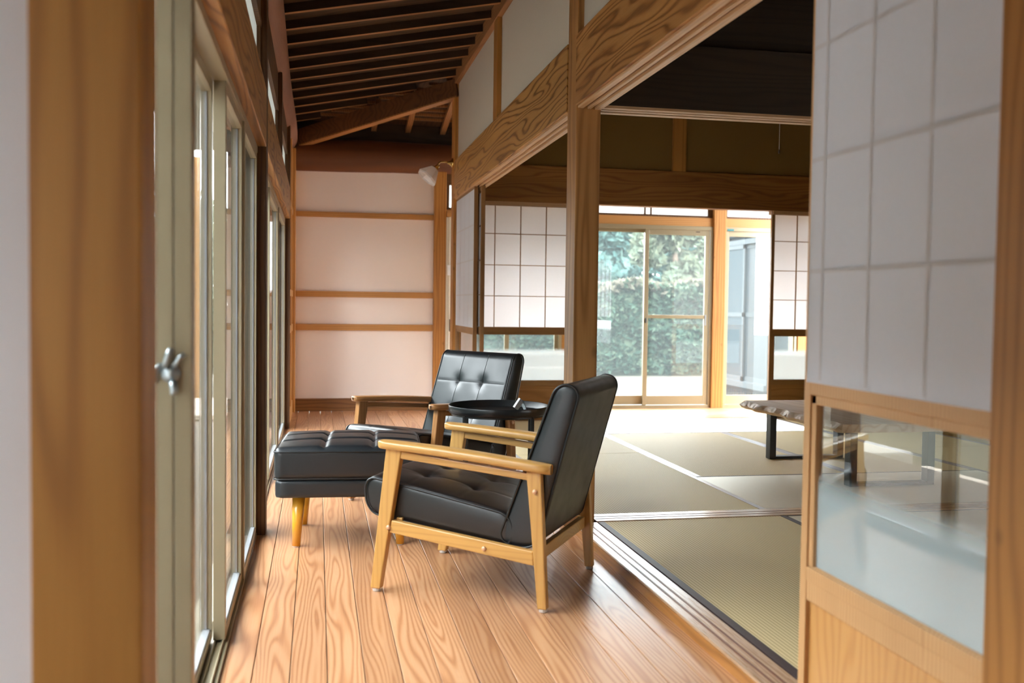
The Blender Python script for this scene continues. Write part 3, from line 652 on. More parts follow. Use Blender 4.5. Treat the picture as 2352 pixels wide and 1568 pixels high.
# ------------------------------------------------------------------ left aluminium windows
def bay_left(no, y0, y1, s1_, s2_, label, extra=False):
    base = (-.3, (y0+y1)/2, 0)
    e = empty('window_%d' % no, base, label=label, cat='window', kind='structure')
    mb = MB()
    mb.box(-.40, -.262, y0, y1, -.03, .012); mb.box(-.40, -.262, y0, y1, 1.705, 1.735)
    mb.box(-.315, -.276, y1-.045, y1, 0, 1.735); mb.box(-.40, -.30, y0, y0+.04, 0, 1.735)
    for tx in (-.276, -.300, -.325): mb.box(tx-.002, tx+.002, y0, y1, .012, .024)
    mb.build('outer_frame', M_alu, e, base, bevel=.0015)
    spans = ((y0+.04, s1_+.03, -.345, -.310), (s1_, s2_-.002, -.306, -.270), (s2_, y1-.045, -.292+.0, -.262))
    for i, (a, b, xa, xb) in enumerate(spans):
        mb = MB()
        mb.box(xa, xb, a, a+.03, .02, 1.71); mb.box(xa, xb, b-.03, b, .02, 1.71)
        mb.box(xa, xb, a+.03, b-.03, .02, .05); mb.box(xa, xb, a+.03, b-.03, 1.672, 1.71)
        mb.cur = 1
        xm = (xa+xb)/2
        mb.box(xm-.006, xb-.004, a+.03, b-.03, .05, .056); mb.box(xm-.004, xm+.004, a+.03, a+.036, .056, 1.67); mb.box(xm-.004, xm+.004, b-.036, b-.03, .056, 1.67)
        mb.cur = 0
        sx = mb.build('sash', [M_alu, M_alug], e, base, bevel=.0015)
        mb = MB(); mb.box(xm-.002, xm+.002, a+.03, b-.03, .05, 1.672); mb.build('glass_pane', M_glass, sx, base)
    mb = MB()
    for z in (.56, 1.32): mb.tube([(-.2955, y1-.0455, z), (-.2955, y1-.048, z)], .004, 8)
    mb.build('screw', M_black, e, base)
    # clerestory over the lintel
    mb = MB()
    mb.box(-.29, -.245, y0, y1, 1.99, 2.02); mb.box(-.29, -.245, y0, y1, 2.255, 2.285)
    ym = (y0+y1)/2
    for yy in ((y0, ym-.04), (ym+.06, y1)):
        mb.box(-.285, -.25, yy[0], yy[0]+.03, 2.02, 2.255); mb.box(-.285, -.25, yy[1]-.03, yy[1], 2.02, 2.255)
    mb.build('clerestory_frame', W['postD'], e, base)
    mb = MB(); mb.box(-.27, -.266, y0, y1, 2.02, 2.255); mb.build('clerestory_pane', M_frost, e, base)
    mb = MB(); mb.box(-.30, -.25, y0, y1, 2.285, 2.55); mb.build('clerestory_head', W['postD'], e, base)
    return e, base
e1, b1 = bay_left(1, 1.445, 4.42, 3.0, 3.65, 'near bay of beige aluminium sliding windows along the corridor')
mb = MB(); mb.box(-.292, -.262, 1.872, 1.925, .012, 1.72); mb.box(-.2612, -.229, 1.874, 1.925, .012, 1.72)
st = mb.build('meeting_stile', M_alu, e1, b1, bevel=.002)
mb = MB()   # crescent lock with its lever
L = Vector((-.266, 1.868, .915))
mb.lathe([(.0, -.018), (.014, -.016), (.017, -.006), (.017, .004)], 20, L, Matrix.Rotation(PI/2, 3, 'X'))
mb.tube([L+Vector((-.010, -.004, .012)), L+Vector((-.003, -.010, .034)), L+Vector((.002, -.012, .046))], [.007, .006, .005], 10)
mb.tube([L+Vector((.006, -.006, .014)), L+Vector((.018, -.012, .030)), L+Vector((.026, -.012, .036))], [.006, .005, .004], 10)
mb.tube([L+Vector((.004, -.004, -.014)), L+Vector((.007, -.008, -.030)), L+Vector((.006, -.008, -.040))], [.008, .008, .006], 10)
mb.tube([L+Vector((-.016, 0, .016)), L+Vector((-.026, .0, .004)), L+Vector((-.028, .0, -.016))], [.006, .006, .006], 10)
mb.build('crescent_lock', M_steel, st, b1, smooth=True)
bay_left(2, 4.54, 8.14, 5.70, 6.88, 'far bay of beige aluminium sliding windows along the corridor')

# ------------------------------------------------------------------ back glass doors and windows (y = 9.45)
def back_window(no, x0, x1, splits, label, gl, gl2=None, midrail=()):
    base = ((x0+x1)/2, 9.45, 0)
    e = empty('window_%d' % no, base, label=label, cat='window', kind='structure')
    mb = MB(); y0, y1 = 9.40, 9.50
    mb.box(x0, x1, y0, y1, 0.0, .03); mb.box(x0, x1, y0, y1, 1.845, 1.885)
    mb.box(x0, x0+.03, y0, y1, .03, 1.845); mb.box(x1-.03, x1, y0, y1, .03, 1.845)
    mb.build('outer_frame', M_alu, e, base, bevel=.002)
    for i, (a, b, yo) in enumerate(splits):
        mb = MB(); ya, yb = 9.43+yo-.015, 9.43+yo+.015
        mb.box(a, a+.045, ya, yb, .035, 1.85); mb.box(b-.045, b, ya, yb, .035, 1.85)
        mb.box(a+.045, b-.045, ya, yb, .035, .13); mb.box(a+.045, b-.045, ya, yb, 1.81 if yo > 0 else 1.79, 1.85)
        if i in midrail: mb.box(a+.045, b-.045, ya, yb, .93, .965)
        s = mb.build('sash', M_alu, e, base, bevel=.002)
        mb = MB(); mb.box(a+.045, b-.045, 9.43+yo-.002, 9.43+yo+.002, .13, 1.82); mb.build('glass_pane', gl, s, base)
    mb = MB(); mb.box(x0, x1, 9.41, 9.50, 1.885, 1.975); mb.build('head_rail', W['railX'], e, base, bevel=.002)
    mb = MB(); mb.box(x0, x1, 9.43, 9.47, 1.975, 1.998); mb.box(x0, x1, 9.43, 9.47, 2.22, 2.25)
    xm = x0 + (x1-x0)*.53
    if x1-x0 > 1: mb.box(xm-.045, xm-.03, 9.43, 9.47, 1.998, 2.22); mb.box(xm+.02, xm+.035, 9.43, 9.47, 1.998, 2.22)
    mb.box(x0, x0+.03, 9.43, 9.47, 1.998, 2.22); mb.box(x1-.05, x1, 9.43, 9.47, 1.998, 2.22)
    mb.build('transom_frame', W['postD'], e, base)
    mb = MB(); mb.box(x0, x1, 9.448, 9.452, 1.998, 2.22); mb.build('transom_pane', M_frost, e, base)
    mb = MB(); mb.box(x0, x1, 9.42, 9.50, 2.25, 2.40); mb.build('transom_head', W['postD'], e, base)
    return e, base
e3, b3 = back_window(3, 2.54, 4.03, ((2.57, 3.345, .03), (3.29, 3.995, -.005)), 'aluminium glass doors onto the lawn, behind the main post', M_glassd, midrail=(1,))
mb = MB(); mb.lathe([(.0, -.02), (.012, -.018), (.012, 0)], 14, (3.31, 9.41, .90), Matrix.Rotation(PI/2, 3, 'X')); mb.box(3.305, 3.315, 9.39, 9.41, .88, .93)
mb.build('crescent_lock', M_steel, e3, b3)
mb = MB(); mb.box(3.955, 3.97, 9.405, 9.412, .86, .97); mb.build('pull', M_alug, e3, b3)
mb = MB(); mb.box(3.84, 3.885, 9.4075, 9.4085, 1.822, 1.832); mb.build('maker_label', M_edge, e3, b3)
e4, b4 = back_window(4, 4.165, 5.0, ((4.17, 4.97, .0),), 'narrow glass door right of the bright knotty post', M_glassd)
mb = MB(); mb.box(4.185, 4.255, 9.396, 9.398, 1.847, 1.866); mb.build('maker_label', M_sticker, e4, b4)
back_window(5, 1.237, 2.42, ((1.30, 1.88, -.005), (1.84, 2.40, .03)), 'window bay behind the closed far paper screen', M_glassd)
mb = MB(); mb.box(1.237, 1.262, 9.395, 9.42, 0, 1.9); 
d = tag(mb.build('door_%d' % (door_no[0]+1), M_cream, None, (1.25, 9.4, 0)), 'narrow strip of a cream sliding door beside the bright orange post', 'door', kind='structure')
mb = MB(); mb.box(1.2635, 1.283, 9.36, 9.395, 0, 1.9); mb.build('edge_board', M_cream, d, (1.25, 9.4, 0))
mb = MB(); mb.box(1.268, 1.278, 9.353, 9.36, .78, .90); mb.build('finger_pull', M_edge, d, (1.25, 9.4, 0))
mb = MB(); mb.box(1.242, 1.278, 9.34, 9.36, 1.33, 1.43)
tag(mb.build('wall_switch', M_white, None, (1.26, 9.35, 1.33), bevel=.003), 'small white switch plate at the cream door strip', 'switch')
mb = MB(); mb.box(1.237, 1.30, 9.36, 9.41, 1.9, 1.96); trim(mb, W['railX'], (1.25, 9.4, 1.9), 'rail end over the cream door strip', .002, 'rail')

# ------------------------------------------------------------------ cushions
def pad(w, l, t, nx, ny, r, top, rx=None):
    rx = rx or r
    """rounded pillow box: x in [0,w], y in [0,l], z in [0,t]; top(u,v) adds height to the upper face"""
    nz = 10
    verts = {}; V_ = []; F_ = []
    def key(i, j, k): return (i, j, k)
    def vert(i, j, k):
        q = (i, j, k)
        if q in verts: return verts[q]
        u, v, s = i/nx, j/ny, k/nz
        # cluster towards the edges
        p = Vector((w*u, l*v, t*s))
        rz = min(r, t/2)
        c = Vector((min(max(p.x, rx), w-rx), min(max(p.y, r), l-r), min(max(p.z, rz), t-rz)))
        d = p - c; d = Vector((d.x/rx, d.y/r, d.z/rz))
        # project to rounded surface
        if d.length > 1e-9:
            m = max(abs(d.x), abs(d.y), abs(d.z)); d = d.normalized()*m; p = c + Vector((d.x*rx, d.y*r, d.z*rz))
        if k == nz:
            p.z += top(u, v)
        verts[q] = len(V_); V_.append(p); return verts[q]
    for i in range(nx):
        for j in range(ny):
            F_.append((vert(i,j,nz), vert(i+1,j,nz), vert(i+1,j+1,nz), vert(i,j+1,nz)))
            F_.append((vert(i,j,0), vert(i,j+1,0), vert(i+1,j+1,0), vert(i+1,j,0)))
    for k in range(nz):
        for i in range(nx):
            F_.append((vert(i,0,k), vert(i+1,0,k), vert(i+1,0,k+1), vert(i,0,k+1)))
            F_.append((vert(i,ny,k), vert(i,ny,k+1), vert(i+1,ny,k+1), vert(i+1,ny,k)))
        for j in range(ny):
            F_.append((vert(0,j,k), vert(0,j,k+1), vert(0,j+1,k+1), vert(0,j+1,k)))
            F_.append((vert(nx,j,k), vert(nx,j+1,k), vert(nx,j+1,k+1), vert(nx,j,k+1)))
    return V_, F_
def tuft(ux, vy, depth, sig, gx, gy, gd, gw, crown, w, l):
    def f(u, v):
        e = min(u*w, (1-u)*w, v*l, (1-v)*l); edge = min(1, max(0, e/.03))
        h = crown*(1-(2*u-1)**2)**.5*(1-(2*v-1)**2)**.5 if crown else 0
        d = 0
        for a in ux:
            for b in vy:
                q = ((u-a)*w)**2 + ((v-b)*l)**2
                d += depth*(.6*math.exp(-q/(2*sig*sig)) + .4*math.exp(-q/(2*(sig*.35)**2)))
        g = 0
        for a in gx: g = max(g, math.exp(-((u-a)*w/gw)**2))
        for b in gy: g = max(g, math.exp(-((v-b)*l/gw)**2))
        return h - (d + gd*g)*edge
    return f

# ------------------------------------------------------------------ armchairs
def make_chair(woodX, woodZ, fabric_seat):
    root = empty('armchair', (0, 0, 0))
    UC, VC, Wd = .31, .2925, .585
    P = lambda u, v, z: Vector((u-UC, VC-v, z))
    def side(v):
        s = 1 if v < .1 else -1      # +1: left side
        a0, a1 = v-.016, v+.016
        ff = lambda u, z, d: P(u, d, z)
        mb = MB(); mb.prism([(.622, .012), (.660, .012), (.600, .529), (.537, .529)], a0, a1, ff)
        l1 = mb.build('front_leg', woodZ, root, bevel=.004)
        mb = MB(); mb.prism([(-.016, .012), (.017, .012), (.0635, .482), (.011, .482)], a0, a1, ff)
        l2 = mb.build('rear_leg', woodZ, root, bevel=.004)
        for lg, uu in ((l1, .641), (l2, .0)):
            mb = MB(); mb.lathe([(.013, 0), (.015, .003), (.014, .013)], 14, P(uu, v, 0)); mb.build('glide', M_glide, lg)
        out = a0-.001 if s > 0 else a1+.001
        for lg, (uu, zz) in ((l1, (.586, .242)), (l2, (.030, .415))):
            mb = MB(); mb.lathe([(.0085, 0), (.0085, .0035), (.005, .006), (0, .0065)], 14, P(uu, out, zz), Matrix.Rotation(-PI/2*s, 3, 'X')); mb.build('bolt', M_bolt, lg, smooth=True)
        # side rail sloping to the back
        mb = MB(); mb.prism([(.585, .222), (.577, .268), (.036, .208), (.033, .158)], a0+.003, a1-.003, ff)
        rl = mb.build('side_rail', woodX, root, bevel=.004)
        mb = MB(); mb.lathe([(.0085, 0), (.0085, .0035), (.005, .006), (0, .0065)], 14, P(.215, a0+.002 if s > 0 else a1-.002, .201), Matrix.Rotation(-PI/2*s, 3, 'X')); mb.build('bolt', M_bolt, rl, smooth=True)
        # armrest: curved plan board, thick rounded edge
        mb = MB(); prof = []
        ts = [0, .003, .008, .015, .025, .04, .06, .085, .15, .25, .38, .5, .62, .75, .86, .93, .955, .975, .99, 1.0]; n = len(ts)-1
        for t in ts:
            u = .636 + (-.022-.636)*t
            zt = .556 + (.508-.556)*t + .006*math.sin(PI*t)
            wo = .030 + .004*math.sin(PI*t); wi = .034 + .010*math.sin(PI*min(1, t*1.2))
            if t < .06: k = math.sqrt(max(0, 1-((.06-t)/.06)**2)); wo *= .12+.88*k; wi *= .12+.88*k
            if t > .93: k = math.sqrt(max(0, 1-((t-.93)/.07)**2)); wo *= .3+.7*k; wi *= .5+.5*k
            th = .030 + .004*t
            if t < .025: th *= .45 + .55*math.sqrt(max(0, 1-((.025-t)/.025)**2)); zt -= (.030-th)/2
            lo, hi = (v-wo, v+wi) if s > 0 else (v-wi, v+wo)
            mid = th/2
            sec = []
            m = 16
            for q in range(m):
                an = 2*PI*q/m; cx = math.cos(an); cz = math.sin(an)
                sq = lambda c: math.copysign(abs(c)**.45, c)
                sec.append(P(u, (lo+hi)/2 + (hi-lo)/2*sq(cx), zt - mid + mid*sq(cz)))
            prof.append(sec)
        vs = [p for s_ in prof for p in s_]; m = 16; fs = []
        for i in range(n):
            for q in range(m): fs.append((i*m+q, i*m+(q+1) % m, (i+1)*m+(q+1) % m, (i+1)*m+q))
        fs += [tuple(range(m)), tuple(range(n*m, (n+1)*m))[::-1]]
        mb.add(vs, fs)
        ar = mb.build('armrest', woodX, root, smooth=True)
        mb = MB(); mb.prism([(.560, .494), (.560, .521), (.05, .474), (.05, .450)], a0+.004, a1-.004, ff); mb.build('under_rail', woodX, ar, bevel=.003)
    side(0.0); side(Wd)
    mb = MB(); mb.beam(P(.03, .016, .19), P(.03, Wd-.016, .19), .024, .045); mb.build('rear_crossbar', woodX, root, bevel=.003)
    mb = MB(); mb.beam(P(.56, .016, .25), P(.56, Wd-.016, .25), .024, .045); mb.build('front_crossbar', woodX, root, bevel=.003)
    # seat
    w, l, t = .538, .56, .125    # w lateral, l depth
    Vv, Ff = pad(w, l, t, 76, 80, .05, tuft((1/3, 2/3), (.36, .70), .018, .030, (1/3, 2/3), (.36, .70), .0015, .006, .020, w, l), rx=.012)
    def seatmap(p):
        a, b, c = p.x/w, p.y/l, p.z/t       # b: 0 back -> 1 front, c: 0 bottom -> 1 top
        zb = .198 + (.278-.198)*b; zt = .318 + (.418-.318)*b
        u = (.125 + (.700-.125)*b) + .012*(c)*(b)
        return P(u, .0235 + a*w, zb + (zt-zb)*c)
    mb = MB(); mb.add([seatmap(p) for p in Vv], Ff)
    seat = mb.build('seat_cushion', fabric_seat, root, smooth=True)
    def side_pipes(fmap, w, l, t, r, rr, par, sides=(0, 1)):
        r = min(r, t/2)
        for sd in sides:
            xx = .003 if sd == 0 else w-.003
            pts = []
            for cyy, cz, a0 in ((r, r, PI), (l-r, r, 1.5*PI), (l-r, t-r, 0), (r, t-r, .5*PI)):
                for i in range(9):
                    an = a0 + (PI/2)*i/8; pts.append(Vector((xx, cyy + (r-.002)*math.cos(an), cz + (r-.002)*math.sin(an))))
            full = []
            for i in range(len(pts)):
                a, b = pts[i], pts[(i+1) % len(pts)]
                k = max(1, int((b-a).length/.03))
                for q in range(k): full.append(a.lerp(b, q/k))
            mb = MB(); mb.tube([fmap(p) for p in full], rr, 7, closed=True); mb.build('piping', M_stitch, par, smooth=True)
    side_pipes(seatmap, w, l, t, .05, .0042, seat)
    # back cushion
    w2, l2, t2 = .542, .60, .11
    Vv, Ff = pad(w2, l2, t2, 84, 96, .048, tuft((.335, .665), (.40, .70), .015, .026, (.335, .665), (.40, .70), .0012, .006, .012, w2, l2), rx=.012)
    def backmap(p):
        a, b, c = p.x/w2, p.y/l2, p.z/t2    # b: 0 bottom->1 top, c: 0 rear->1 front
        zr = .200 + (.772-.200)*b; zf = .215 + (.790-.215)*b
        ur = .035 + (-.118-.035)*b; uf = .185 + (-.030-.185)*b
        return P(ur + (uf-ur)*c, .0215 + a*w2, zr + (zf-zr)*c)
    mb = MB(); mb.add([backmap(p) for p in Vv], Ff)
    bk = mb.build('back_cushion', M_leather, root, smooth=True)
    side_pipes(backmap, w2, l2, t2, .048, .0042, bk)
    ft = tuft((.335, .665), (.40, .70), .015, .026, (.335, .665), (.40, .70), .0012, .006, .012, w2, l2)
    def seam(line):
        mb = MB(); mb.tube([backmap(Vector((u*w2, v*l2, t2 + ft(u, v)))) for u, v in line], .0017, 5); mb.build('seam', M_stitch, bk)
    for u in (.335, .665): seam([(u, .12 + .84*i/70) for i in range(71)])
    for v in (.40, .70): seam([(.045 + .91*i/60, v) for i in range(61)])
    return root
ch = make_chair(W['oak'], W['oakZ'], M_leather_seat)
def place(root, RL, f, label):
    f = Vector((f[0], f[1])).normalized(); r = Vector((f.y, -f.x))
    c = Vector((RL[0], RL[1])) + f*.31 + r*.2925
    root.location = (c.x, c.y, 0); root.rotation_euler = (0, 0, math.atan2(f.y, f.x))
    tag(root, label, 'armchair')
place(ch, (.763, 3.163), (-.85066, .52571), 'black leather armchair with golden oak arms turned away from us, nearest the camera')
ch2 = make_chair(W['brownX'], W['brownZ'], M_leather_seat)
place(ch2, (1.048, 5.084), (-.786, -.619), 'black leather armchair with darker brown arms facing us behind the tufted ottoman')

# ------------------------------------------------------------------ ottoman
ot = empty('ottoman', (.150, 4.385, 0), math.radians(-3.6), label='black tufted leather ottoman on tapered amber legs between the two armchairs', cat='ottoman')
w, l = .62, .55
Vv, Ff = pad(w, l, .135, 54, 48, .022, tuft((1/3, 2/3), (1/3, 2/3), .012, .022, (1/3, 2/3), (1/3, 2/3), .013, .011, .022, w, l))
mb = MB(); mb.add([p + Vector((-w/2, -l/2, .298)) for p in Vv], Ff); oc = mb.build('cushion', M_leather, ot, smooth=True)
Vv, Ff = pad(w-.006, l-.006, .082, 20, 20, .018, lambda u, v: 0)
mb = MB(); mb.add([p + Vector((-w/2+.003, -l/2+.003, .218)) for p in Vv], Ff); mb.build('base', M_leather, ot, smooth=True)
pts = []
for cx, cyy, a0 in ((-w/2+.022, -l/2+.022, PI), (w/2-.022, -l/2+.022, 1.5*PI), (w/2-.022, l/2-.022, 0), (-w/2+.022, l/2-.022, .5*PI)):
    for i in range(6): an = a0 + PI/2*i/5; pts.append((cx+.023*math.cos(an), cyy+.023*math.sin(an)))
for z in (.418, .303):
    mb = MB(); mb.tube([(x_, y_, z) for x_, y_ in pts], .0032, 6, closed=True); mb.build('piping', M_stitch, oc, smooth=True)
for sx_ in (-1, 1):
    for sy_ in (-1, 1):
        mb = MB(); a = Vector((sx_*.212, sy_*.200, .22)); b = Vector((sx_*.222, sy_*.206, .004))
        mb.tube([a, b], [.0275, .0175], 24); lg = mb.build('leg', M_ottleg, ot, smooth=False)
        for p in lg.data.polygons: p.use_smooth = len(p.vertices) == 4
        mb = MB(); mb.lathe([(.014, 0), (.0165, .001), (.0165, .005)], 20, (b.x, b.y, 0)); mb.build('glide', M_glide, lg)
mb = MB(); mb.tube([(-.13, -.12, .218), (-.13, -.12, .205)], [.018, .016], 14); mb.tube([(-.155, -.12, .219), (-.155, -.12, .212)], [.012, .012], 12); mb.build('latch', M_black, ot)

# ------------------------------------------------------------------ tray table
TZ = .562
tb = empty('side_table', (.868, 4.585, 0), math.radians(-10.7), label='round black metal tray table between the two armchairs', cat='side table')
mb = MB(); mb.lathe([(0, TZ-.034), (.232, TZ-.034), (.238, TZ-.030), (.240, TZ), (.2425, TZ+.001), (.244, TZ-.001), (.242, TZ-.033), (.236, TZ-.038), (0, TZ-.038)], 72)
mb.build('tray', M_black, tb, smooth=True)
mb = MB(); mb.lathe([(.220, TZ-.047), (.230, TZ-.047), (.230, TZ-.0385), (.220, TZ-.0385), (.220, TZ-.047)], 60); mb.build('support_ring', M_black, tb, smooth=False)
for k in range(4):
    an = math.radians(45+90*k)
    mb = MB(); px, py = .226*math.cos(an), .226*math.sin(an)
    mb.tube([(px, py, .0), (px, py, TZ-.039)], .0095, 14); mb.build('leg', M_black, tb)
mb = MB(); bz = TZ-.034
def fold(p0, p1, wd, th):
    mb.beam(p0, p1, wd, th, up=(0, -1, .2))
c0 = Vector((.955, 4.60, bz+.014)); c1 = Vector((.985, 4.60, bz+.058)); c2 = Vector((1.008, 4.615, bz+.005))
mb.beam(c0, c1, .038, .012, up=(1, -.9, 0)); 
cs = tag(mb.build('card_stand', M_white, None, (.98, 4.6, bz), bevel=.001), 'small white tilted card stand on the black tray table', 'card stand')
mb = MB(); mb.beam(c1 + Vector((.002, .004, -.003)), c2, .034, .003, up=(1, .3, 0)); mb.build('easel', M_steel, cs, (.98, 4.6, bz))

# ------------------------------------------------------------------ low slab table
base = (3.22, 5.4, T)
lt = empty('low_table', base, label='low live-edge wooden slab table on black U-shaped legs on the tatami', cat='table')
random.seed(11)
x0, x1, y0, y1 = 2.79, 3.66, 4.72, 6.03
zt, zb = .424, .378
def outline(jit, inset):
    pts = []; n = 46
    def wob(t, sd): return .011*math.sin(t*17+sd) + .008*math.sin(t*41+2*sd) + random.uniform(-jit, jit)
    for i in range(n): t = i/n; pts.append((x0+inset + wob(t, 1.), y1 + (y0-y1)*t))
    for i in range(10): t = i/10; pts.append((x0 + (x1-x0)*t, y0 + random.uniform(-jit, jit)*.5))
    for i in range(n): t = i/n; pts.append((x1-inset + wob(t, 3.), y0 + (y1-y0)*t))
    for i in range(10): t = i/10; pts.append((x1 + (x0-x1)*t, y1 + random.uniform(-jit, jit)*.5))
    return pts
rings = [(outline(.000, .030), zt, .0), (outline(.003, .008), .411, .002), (outline(.004, -.008), .397, .003), (outline(.002, .006), zb, 0)]
mm = len(rings[0][0]); vs = []
for pts, z, jz in rings: vs += [(a, b, z + random.uniform(-jz, jz)) for a, b in pts]
fs = [tuple(range(mm)), tuple(range(3*mm, 4*mm))[::-1]]
for r_ in range(3):
    for i in range(mm): j_ = (i+1) % mm; fs.append((r_*mm+i, (r_+1)*mm+i, (r_+1)*mm+j_, r_*mm+j_))
mb = MB(); mb.add(vs, fs); mb.build('tabletop', W['slab'], lt, base)
for yc in (5.93, 4.95):
    xa, xb = 2.962, 3.50; z_ = T+.002
    mb = MB(); mb.box(xa, xa+.045, yc-.03, yc+.03, z_, zb); mb.box(xb-.045, xb, yc-.03, yc+.03, z_, zb)
    mb.box(xa+.045, xb-.045, yc-.03, yc+.03, z_, z_+.018); mb.box(xa+.045, xb-.045, yc-.03, yc+.03, zb-.018, zb)
    mb.build('leg_frame', M_black, lt, base, bevel=.002)

# ------------------------------------------------------------------ wall lamp
lp = empty('wall_lamp', (1.15, 8.34, 2.275), label='brass wall lamp with a frosted faceted glass shade on the corner post', cat='lamp')
mb = MB(); Mx = Matrix.Rotation(-PI/2, 3, 'Y')
mb.lathe([(.042, 0), (.042, .008), (.030, .016), (.014, .035), (.010, .05), (.0, .05)], 24, (0, 0, 0), Mx); mb.build('wall_rose', M_brass, lp, smooth=True)
mb = MB(); mb.tube([(-.03, 0, .004), (-.075, 0, .006), (-.105, 0, .006), (-.118, 0, -.002), (-.135, 0, -.03)], [.007, .007, .008, .008, .008], 12); mb.build('arm', M_brass, lp, smooth=True)
ax = Vector((-.62, -.10, -.70)).normalized()
q = Vector((0, 0, 1)).rotation_difference(ax).to_matrix()
o = Vector((-.125, 0, -.022))
mb = MB(); mb.lathe([(.0, 0), (.012, .002), (.018, .012), (.018, .03), (.026, .036), (.032, .046), (.032, .058), (0, .06)], 20, o, q); mb.build('socket', M_brass, lp, smooth=True)
mb = MB(); mb.lathe([(.036, .05), (.042, .055), (.098, .150), (.094, .165), (.090, .165), (.093, .150), (.038, .058), (.034, .052)], 8, o, q); mb.build('lamp_shade', M_shade, lp)
# pull cord
mb = MB(); mb.tube([(3.13, 6.2, 2.98), (3.13, 6.2, 2.14)], .0014, 6)
pc = tag(mb.build('pull_cord', M_white, None, (3.13, 6.2, 2.12)), 'thin white light-pull cord hanging in front of the olive wall', 'cord')
mb = MB(); mb.lathe([(0, 2.118), (.006, 2.121), (.007, 2.135), (.003, 2.146), (0, 2.148)], 12, (3.13, 6.2, 0)); mb.build('pull_knob', M_edge, pc, (3.13, 6.2, 2.12), smooth=True)

# ------------------------------------------------------------------ outdoors
GZ = -.42
mb = MB(); mb.box(-60, 70, -30, 120, GZ-.1, GZ)
tag(mb.build('lawn', M_lawn, None, (0, 20, GZ)), 'dry pale lawn outside the glass doors', 'lawn', kind='structure')
mb = MB(); mb.box(1.0, 5.8, 9.62, 10.25, GZ, -.22); mb.build('stone_step', M_gravel, None, (3, 9.9, GZ), bevel=.02)
tag(bpy.data.objects['stone_step'], 'rough grey stone step just outside the glass doors', 'step')
def leaves(name, mat_, pts, size, parent, base, stretch=2.2):
    vs = []; fs = []
    for p in pts:
        a = Vector((random.gauss(0, 1), random.gauss(0, 1), random.gauss(0, .7))).normalized()
        b = a.cross(Vector((random.gauss(0, 1), random.gauss(0, 1), random.gauss(0, 1)))).normalized()
        s = size*random.uniform(.6, 1.3); p = Vector(p); k = len(vs)
        vs += [p - a*s*.5*stretch, p - b*s*.5, p + a*s*.5*stretch, p + b*s*.5]; fs.append((k, k+1, k+2, k+3))
    mb = MB(); mb.add(vs, fs); return mb.build(name, mat_, parent, base)
def hedge(x0, x1, y, zt, dep, label, n):
    base = ((x0+x1)/2, y, GZ)
    e = empty('hedge', base, label=label, cat='hedge')
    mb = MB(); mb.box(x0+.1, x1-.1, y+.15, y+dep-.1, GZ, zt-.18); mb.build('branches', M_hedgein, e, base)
    pts = []; tp = []
    for i in range(n):
        x_ = random.uniform(x0, x1); z_ = random.uniform(GZ+.08, zt)
        bump = .10*math.sin(x_*3.1)+.08*math.sin(z_*6+x_*2)+.06*math.sin(x_*9)
        if random.random() < .2: pts.append((x_, random.uniform(y, y+dep), zt + .05*math.sin(x_*5)+random.uniform(-.08, .04)))
        else: pts.append((x_, y + bump*.7 + random.uniform(-.02, .12), z_))
    for i in range(n//5): x_ = random.uniform(x0, x1); tp.append((x_, random.uniform(y-.05, y+dep*.5), zt + .06*math.sin(x_*5) + random.uniform(-.10, .09)))
    leaves('leaves', M_hedge, pts, .085, e, base); leaves('new_growth', M_hedget, tp, .075, e, base)
    return e
hedge(3.2, 9.6, 19.3, 1.50, 1.2, 'clipped green hedge with pale new leaves across the lawn', 17000)
def tree(x_, y_, h, r, matl, label, n, size=.2, zc=None):
    base = (x_, y_, GZ); e = empty('tree', base, label=label, cat='tree', group='trees behind the hedge')
    mb = MB(); mb.tube([(x_, y_, GZ), (x_+.1, y_, GZ+h*.4), (x_-.1, y_, GZ+h*.8)], [.16, .12, .05], 10); mb.build('trunk', M_bark, e, base)
    cl = []
    for k in range(26):
        th = random.uniform(0, 2*PI); rr = r*math.sqrt(random.random()); zz = random.uniform(.15, 1)*h
        cl.append((x_+rr*math.cos(th), y_+rr*math.sin(th)*.6, GZ+zz, r*random.uniform(.22, .4)))
    pts = []
    for i in range(n):
        c = random.choice(cl); d = Vector((random.gauss(0, 1), random.gauss(0, 1), random.gauss(0, 1))).normalized()*c[3]*random.uniform(.75, 1.05)
        pts.append((c[0]+d.x, c[1]+d.y, c[2]+d.z))
    leaves('crown', matl, pts, size, e, base, 1.8)
tree(7.2, 26.0, 5.0, 1.4, M_treeA, 'hazy blue-green tree at the left behind the hedge', 7000)
tree(11.3, 26.3, 5.4, 1.5, M_treeA, 'hazy blue-green tree at the right behind the hedge', 7000)
tree(8.85, 22.9, 3.9, 1.0, M_treeB, 'pale yellow-green tree in front of the blue-green trees', 4500)
tree(9.6, 31.0, 6.4, 2.1, M_treeA, 'tall blue-green tree farthest behind the hedge', 8000)
tree(16.4, 30.5, 6.0, 2.1, M_treeA, 'blue-green tree near the neighbouring wing', 5000)
tree(13.4, 38.0, 7.0, 2.4, M_treeA, 'tree far back in the gap right of the pale tree', 7000)
tree(7.4, 39.0, 7.0, 2.4, M_treeA, 'tree far back in the gap left of the pale tree', 7000)
tree(4.6, 30.5, 6.0, 2.2, M_treeA, 'blue-green tree mostly hidden by the main post', 5000)
